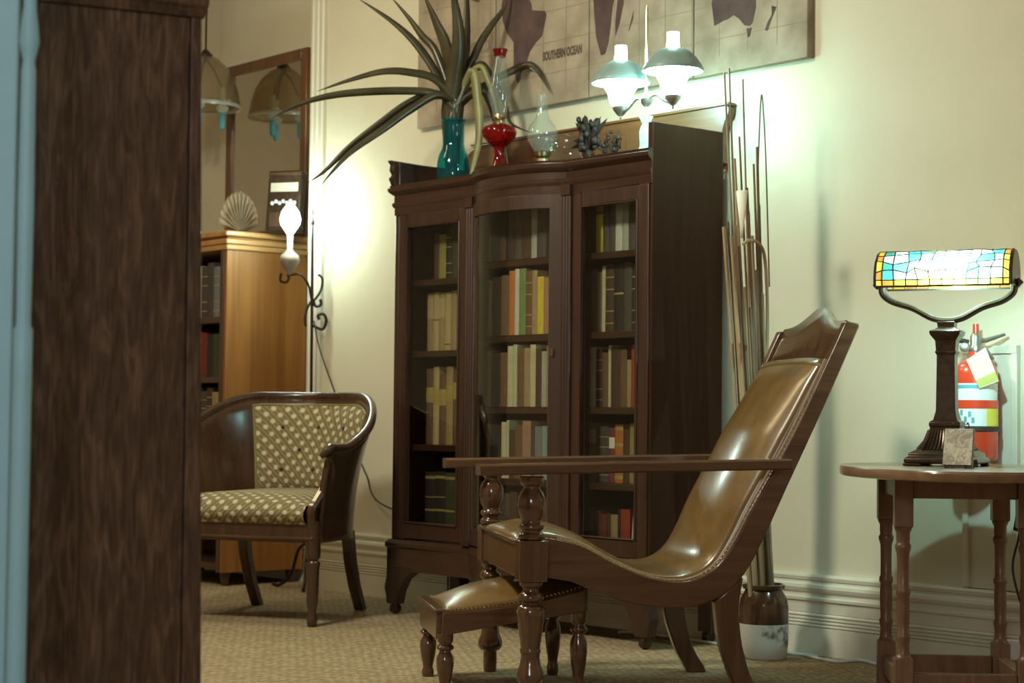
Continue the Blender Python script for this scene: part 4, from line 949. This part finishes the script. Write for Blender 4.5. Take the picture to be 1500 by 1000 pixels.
cs = {'top shelf'+FB: (1.205, .255, ['dark grey', 'pale grey', 'dark grey', 'dark brown', 'grey-blue', 'dark grey', 'black', 'dark grey', 'grey-blue', 'dark brown', 'pale grey', 'dark grey', 'dark grey', 'grey-blue']),
      'second shelf'+FB: (.935, .215, ['brown', 'dark red', 'tan', 'red', 'dark brown', 'brown', 'tan', 'red', 'dark brown', 'orange', 'red', 'dark red', 'black', 'dark green']),
      'third shelf'+FB: (.66, .23, ['black', 'dark grey', 'dark brown', 'dark grey', 'black', 'dark brown', 'dark grey', 'dark red', 'dark grey', 'grey-blue', 'black', 'dark grey', 'dark brown', 'tan']),
      'fourth shelf'+FB: (.38, .23, ['dark brown', 'black', 'dark red', 'brown', 'dark grey', 'black', 'dark brown', 'dark red', 'black', 'brown', 'dark grey', 'black', 'dark brown', 'dark red'])}
rb = random.Random(11)
for words, (z, h, cols) in cs.items():
    row(fbay, words, z, FY0+.03, h, [(c, rb.uniform(.046, .053), rb.uniform(.86, .98), GB if rb.random() < .4 else None) for c in cols])
# mirror leaning on top of it
MXL, MXR, MZB, MZT, MY = -3.43, -2.735, FZ+.001, 2.470, .085
mr = thing('mirror', 'tall dark-framed mirror standing on the pine bookshelf', 'mirror', (0, 0, 0))
fw_ = .05
MB().bx(MXL, MXL+fw_, MY, MY+.026, MZB, MZT).build('frame_side', 'frame', mr, bevel=.004); MB().bx(MXR-fw_, MXR, MY, MY+.026, MZB, MZT).build('frame_side', 'frame', mr, bevel=.004)
MB().bx(MXL+fw_, MXR-fw_, MY, MY+.026, MZT-fw_, MZT).build('frame_top', 'frame', mr, bevel=.004); MB().bx(MXL+fw_, MXR-fw_, MY, MY+.026, MZB, MZB+fw_).build('frame_bottom', 'frame', mr, bevel=.004)
MB().bx(MXL+fw_-.004, MXR-fw_+.004, MY+.012, MY+.020, MZB+fw_-.004, MZT-fw_+.004).build('mirror_glass', 'mirror', mr)
# fan-shaped shell
sp_ = at_y(352, 337, -.15); sp_.z = FZ+.001
sh = thing('fan_shell', 'pale fan-shaped shell standing on the pine bookshelf', 'shell', sp_, math.radians(38))
fan = MB(); nr = 13
def fanp(u, v):
    a = math.radians(8+164*u); rr = (.002+.100*v)*(1+.02*math.cos(u*2*PI*nr)); return (rr*math.cos(a)*.98, .010*math.sin(PI*v)*math.cos(u*2*PI*nr)-.03*v*v, .018+rr*math.sin(a)*1.75)
fan.grid(fanp, 104, 8).build('shell_fan', 'shell', sh, smooth=60, solid=.004)
MB().bx(-.05, .05, -.03, .02, 0, .02).build('foot', 'shelfdark', sh, bevel=.004)
for k in range(8):
    pass
# dark box instrument with cream strip and white buttons
bp = at_y(412, 334, -.10); bp.z = FZ+.001
bi = thing('squeezebox', 'dark upright instrument case with cream strip and row of white buttons', 'instrument', bp, math.radians(32))
lean = Matrix.Rotation(-.13, 3, 'X')
def ib(name, c, d, mat, bevel=.002):
    o = MB().box((0, 0, 0), d).build(name, mat, bi, bevel=bevel); o.rotation_euler = lean.to_euler(); o.location = lean @ Vector(c)+Vector((0, 0, .004)); return o
ib('case', (0, .03, .142), (.165, .055, .282), 'bronze', .006); ib('strip', (0, .0015, .205), (.135, .004, .042), 'gilt' if 0 else 'paper'); ib('top_rail', (0, .002, .268), (.16, .006, .014), 'shelfdark')
for k in range(7):
    o = MB().sphere((0, 0, 0), .0095, 10, 6).build('button', 'white', bi); o.location = lean @ Vector((-.054+k*.018, -.001, .135+(.004 if k % 2 else -.004)))+Vector((0, 0, .004))
ib('lower_panel', (0, .0015, .055), (.135, .004, .07), 'shelfdark')
sd = at_y(292, 341, -.26); tag(MB().lathe([(.001, 0), (.009, 0), (.011, .008), (.010, .018), (.004, .024)], 12, (sd.x, sd.y, FZ+.0005)).build('glass_ornament', 'white'), 'tiny white glass ornament at the bookshelf edge', 'ornament')
# glass bell pendant
bp0 = at_y(300, 157, -.125)
pd = thing('bell_pendant', 'hanging smoky glass bell lamp with blue glass drops in the alcove', 'pendant lamp', (bp0.x, -.125, bp0.z))
MB().lathe([(.168, 0), (.166, .02), (.156, .08), (.136, .14), (.104, .19), (.060, .23), (.020, .25)], 32, cap=False).build('glass_bell', 'smokeglass', pd, solid=.004, smooth=60)
MB().lathe([(.170, -.008), (.174, 0), (.170, .010), (.164, .004)], 32, cap=False).build('rim', 'milk', pd)
MB().tube([(0, 0, .24), (0, 0, CEIL-bp0.z-.02)], .005, 8).build('rod', 'bronze', pd); MB().lathe([(.05, CEIL-bp0.z-.03), (.05, CEIL-bp0.z-.001)], 20).build('canopy', 'bronze', pd); MB().lathe([(.03, .235), (.034, .25), (.012, .275)], 16).build('cap', 'bronze', pd)
for k in range(3):
    a = YAW+.35+2*PI*k/3; x, y = .085*math.cos(a), .085*math.sin(a)
    d = MB().lathe([(.001, -.105), (.010, -.100), (.014, -.085), (.014, -.03), (.008, -.022)], 14, (x, y, 0)).build('glass_drop', 'drop', pd)
    MB().lathe([(.010, -.022), (.028, -.010), (.030, .006), (.012, .02), (.012, .10)], 14, (x, y, 0)).build('socket', 'milk', pd)
    MB().tube([(x, y, .09), (x*.5, y*.5, .18), (0, 0, .235)], .004, 6).build('stem', 'bronze', pd)

# ================================================================== WROUGHT-IRON FLOOR LAMP
lp0 = at_z(450, 862, 0)
fl = thing('floor_lamp', 'black wrought-iron floor lamp with a bare lit bulb and scrolled arm', 'lamp', lp0)
fd = (lp0-CAM).dot(FW)
def fp_(u, v, d=0.): return at_depth(u, v, fd+d)-lp0
top = fp_(459, 303)
MB().tube([Vector((0, 0, .06)), fp_(456, 570), fp_(458, 320)], .0065, 8).build('pole', 'iron', fl)
e = fp_(458, 320); MB().lathe([(.0065, -.03), (.012, -.02), (.006, -.01), (.004, .01), (.007, .02), (.002, .05), (.0005, .075)], 10, e).build('finial', 'iron', fl)
MB().tube(spline([fp_(420, 404), fp_(440, 402), fp_(452, 418), fp_(458, 440), fp_(470, 425), fp_(472, 408), fp_(466, 402)], 7), .0055, 7).build('arm', 'iron', fl)
MB().tube(spline([fp_(412, 400), fp_(411, 411), fp_(420, 413), fp_(424, 405)], 6), .006, 7).build('arm_scroll', 'iron', fl)
MB().tube(spline([fp_(458, 438), fp_(462, 448), fp_(470, 446), fp_(469, 438)], 6), .007, 7).build('scroll', 'iron', fl)
MB().tube(spline([fp_(457, 476), fp_(472, 482), fp_(478, 470), fp_(474, 460), fp_(466, 462), fp_(468, 468)], 6), .007, 7).build('scroll', 'iron', fl)
MB().tube(spline([fp_(457, 440), fp_(450, 452), fp_(447, 466), fp_(448, 478)], 6), .006, 7).build('scroll', 'iron', fl)
for k in range(3):
    a = math.radians(200+120*k); c, s = math.cos(a), math.sin(a)
    MB().tube(spline([(0, 0, .20), (c*.05, s*.05, .17), (c*.09, s*.09, .06), (c*.15, s*.15, .010), (c*.19, s*.19, .013)], 6), .0075, 7).build('foot', 'iron', fl)
b = fp_(424, 404)
MB().lathe([(.004, 0), (.010, .012), (.034, .045), (.045, .068), (.040, .090), (.018, .108), (.014, .118)], 20, b).build('pot_holder', 'pot', fl, smooth=50)
MB().lathe([(.013, .116), (.013, .185), (.016, .188)], 14, b).build('candle_sleeve', 'milk', fl)
bb = MB(); bb.sphere(b+Vector((0, 0, .245)), .032, 16, 12, (1, 1, 1.0))
o = MB().lathe([(.014, .186), (.022, .198), (.042, .228), (.046, .252), (.038, .284), (.018, .312), (.002, .326)], 18, b).build('bulb', 'bulb', fl, smooth=60)
point_light('floor_lamp_glow', b+LATV*.02-DEPV*.06+Vector((0, 0, .26)), 15, (.76, 1.0, .86), .04, fl)
cd = [lp0+fp_(460, 470), at_depth(468, 510, fd-.05), at_depth(490, 574, fd-.1), at_depth(520, 640, fd-.15), at_depth(545, 695, fd-.25), at_depth(566, 735, fd-.32)]
cd = [Vector((p.x, min(p.y, -.03), p.z)) for p in cd]; cd += [Vector((-1.47, -.10, .30)), Vector((-1.46, -.06, .05)), Vector((-1.49, -.045, .006))]
MB().tube([p-lp0 for p in spline(cd, 8)], .0035, 6).build('cord', 'black', fl)

# ================================================================== TUB ARMCHAIR
AF = Frame((-1.485, -1.024, 0), math.radians(30.8))
tc = thing('tub_armchair', 'wooden tub armchair upholstered in olive fabric with cream dots', 'armchair', AF.o, AF.a)
TA, TBK, TS = .315, .37, .20
def uplan(t, k=1.):
    """t 0..1 from right front round the back to left front"""
    tot = TS+PI*.5*(TA+TBK)*.98+TS; d = t*tot
    if d < TS: return Vector((TA*k, d, 0)), Vector((1, 0, 0))
    if d > tot-TS: return Vector((-TA*k, tot-d, 0)), Vector((-1, 0, 0))
    a = PI*(d-TS)/(tot-2*TS); return Vector((TA*k*math.cos(a), TS+TBK*math.sin(a)*k, 0)), Vector((math.cos(a)/TA, math.sin(a)/TBK, 0)).normalized()
def railz(t):
    k = max(0., min(1., (min(t, 1-t)-.06)/.32)); return .645+.195*k*k*(3-2*k)
def flare(t): return interp([0, .2, .5, .8, 1], [.045, .075, .10, .075, .045], t)
def shell_pt(t, z, off=0.):
    p, nrm = uplan(t); h = (z-.30)/(railz(t)-.30); q = p+nrm*(flare(t)*h*h+off); q.z = z; return q
def tubp(t, v): return shell_pt(t, .30+(railz(t)-.30)*v)
MB().grid(tubp, 64, 10).build('tub_shell', 'tubwood', tc, smooth=60, solid=.022)
tr_ = MB(); pr_ = [shell_pt(k/60, railz(k/60)) for k in range(61)]
fr0 = [Vector((TA+.02, -.03, .612)), Vector((TA+.04, -.024, .632))]; fr1 = [Vector((-TA-.04, -.024, .632)), Vector((-TA-.02, -.03, .612))]
tr_.tube(fr0+pr_+fr1, [.009, .015]+[.0175]*61+[.015, .009], 10).build('top_rail', 'tubwood', tc)
# front arm supports, S-shaped
for s in (-1, 1):
    q = spline([(s*(TA+.04), -.01, .625), (s*(TA+.035), .04, .58), (s*(TA+.015), .045, .52), (s*(TA-.004), -.01, .45), (s*(TA-.01), -.04, .415), (s*(TA-.01), -.03, .36)], 6)
    MB().tube(q, .019, 8).build('arm_support', 'tubwood', tc)
# seat rail, front
ft = MB(); ft.bx(-TA+.01, TA-.01, -.045, -.015, .305, .375); ft.build('seat_rail', 'tubwood', tc, bevel=.006)
MB().tube([(-TA, -.046, .318), (TA, -.046, .318)], .006, 8).build('rail_bead', 'chairwood', tc)
# cushion
def cus(u, v):
    x = (2*u-1)*(TA-.025); yb = TS+TBK*math.sqrt(max(0, 1-((2*u-1)*.93)**2))-.03
    return x, -.05+(yb+.05)*v
def cush(u, v):
    x, y = cus(u, v); e = (1-abs(2*u-1)**4); z = .436+.040*e*(1-(max(0, .22-v)/.22)**2.2*.7); return (x, y, z)
MB().grid(cush, 26, 26, lambda u, v: (cus(u, v)[0], cus(u, v)[1])).build('seat_cushion', 'fabric', tc, smooth=80)
def cfr(u, v):
    x = (2*u-1)*(TA-.025); p = cush(u, 0); return (x, -.05-.028*math.sin(v*PI), .368+(p[2]-.368)*v)
MB().grid(cfr, 26, 6, lambda u, v: ((2*u-1)*(TA-.025), -.05-(1-v)*.09)).build('cushion_front', 'fabric', tc, smooth=80)
# padded back
def padb(u, v):
    t = .29+.355*u; z0 = .45; z1 = railz(t)-.035; z = z0+(z1-z0)*v
    e = (1-abs(2*u-1)**6)*(1-abs(2*v-1)**6); return shell_pt(t, z, -.012-.034*e)
MB().grid(padb, 34, 18, lambda u, v: (u*.52, v*.36)).build('back_pad', 'fabric', tc, smooth=80)
bt = MB()
for (u, v) in ((.2, .75), (.5, .75), (.8, .75), (.3, .5), (.65, .5), (.2, .28), (.5, .28), (.8, .28)): p = Vector(padb(u, v)); bt.sphere(p, .008, 8, 6)
bt.build('button', 'tubwood', tc)
edge = [padb(0, v/10) for v in range(11)]+[padb(u/16, 1) for u in range(1, 17)]+[padb(1, 1-v/10) for v in range(1, 11)]
MB().tube(edge, .006, 6).build('piping', 'leafpale', tc)
# legs
fl_p = [(.013, 0), (.018, .004), (.020, .03), (.016, .04), (.014, .05), (.021, .09), (.023, .16), (.024, .21), (.027, .222), (.027, .232), (.020, .238), (.025, .246), (.028, .256), (.028, .31), (.024, .38)]
for s in (-1, 1):
    MB().lathe(fl_p, 18, (s*(TA-.01), -.02, 0)).build('leg', 'tubwood', tc, smooth=50)
    pa_, pb_ = [], []
    for z, y in ((.32, .47), (.20, .50), (.10, .545), (0, .61)): pa_.append((y-.022-.014*z, z)); pb_.append((y+.02+.03*z, z))
    MB().ribbon([(p.x, p.y) for p in spline([(a, b, 0) for a, b in pa_], 4)], [(p.x, p.y) for p in spline([(a, b, 0) for a, b in pb_], 4)], -.019, .019)
    lg = MB(); lg.ribbon([(a, b) for a, b in pa_], [(a, b) for a, b in pb_], -.019, .019)
    lg.v = [(s*.225+p[1], p[0], p[2]) for p in lg.v]; lg.build('leg', 'tubwood', tc, smooth=30, bevel=.004)
MB().prism([(TA*.97*math.cos(a), TS+TBK*.97*math.sin(a)) for a in [PI*k/20 for k in range(21)]]+[(-TA*.97, -.01), (TA*.97, -.01)], .30, .36, 'xy').build('seat_base', 'tubwood', tc)

# ================================================================== FOREGROUND OAK CABINET
EA = Vector((.898, .44)); en = Vector((-.44, .898))       # lat, dep directions
OF_ang = YAW+math.atan2(.44, .898)
o0 = ld(-.505, 3.0)
oc = thing('oak_cabinet', 'tall dark quarter-sawn oak cabinet side filling the left foreground', 'cabinet', o0, OF_ang)
# local: x along the visible face (0 at its right edge, negative to the left), y away behind it
OWD = .279; ZT = 1.422
vs = [(-OWD, 0, 0), (-.022, 0, 0), (-.026, 0, ZT), (-OWD+.004, 0, ZT), (-OWD, .022, 0), (-.022, .022, 0), (-.026, .022, ZT), (-OWD+.004, .022, ZT)]
MB().add(vs, [(0, 1, 2, 3), (7, 6, 5, 4), (0, 4, 5, 1), (1, 5, 6, 2), (2, 6, 7, 3), (3, 7, 4, 0)]).build('side_panel', 'oak', oc, smooth=0, bevel=.002)
vs = [(-.021, -.004, 0), (.016, -.004, 0), (-.008, -.004, ZT), (-.025, -.004, ZT), (-.021, .03, 0), (.016, .03, 0), (-.008, .03, ZT), (-.025, .03, ZT)]
MB().add(vs, [(0, 1, 2, 3), (7, 6, 5, 4), (0, 4, 5, 1), (1, 5, 6, 2), (2, 6, 7, 3), (3, 7, 4, 0)]).build('corner_stile', 'oak', oc, smooth=0, bevel=.003)
MB().bx(-OWD+.004, -.012, .022, .9, .02, ZT-.01).build('carcass', 'oak', oc)
cm = [(0, ZT-.022), (.004, ZT-.022), (.008, ZT-.012), (.006, ZT-.008), (.010, ZT-.003), (.010, ZT+.11), (0, ZT+.11)]
cp_ = MB(); cp_.sweep([(-OWD, -.004, -.3, -1), (-.008, -.004, .9, -1), (-.008, .93, .9, 0)], cm); cp_.build('cornice', 'oak', oc, smooth=25)
MB().bx(-OWD, -.008, -.004, .93, ZT-.005, ZT+.108).build('frieze_board', 'oak', oc)
# blue painted post and panel at the picture edge
bp1 = ld((33-750)/F_PX*2.62, 2.62)
po = thing('turned_post', 'thin blue-painted turned post standing before the oak cabinet', 'post', bp1)
MB().lathe([(.014, 0), (.0135, .80), (.0135, .872), (.011, .876), (.0105, .882), (.0115, 1.05), (.0105, 1.24), (.0085, 1.255), (.0115, 1.268), (.0145, 1.282), (.0130, 1.30), (.0095, 1.33), (.009, 1.36), (.011, 1.40), (.011, 1.62)], 20).build('shaft', 'blue', po, smooth=50)
bl = ld((17-750)/F_PX*2.72, 2.72)
bo = MB(); bo.bx(-.30, 0, 0, .03, 0, 1.75); bo = bo.build('blue_panel', 'blue', bevel=.003); bo.location = bl; bo.rotation_euler = (0, 0, YAW+.15); tag(bo, 'flat light-blue painted panel at the far left edge', 'panel')
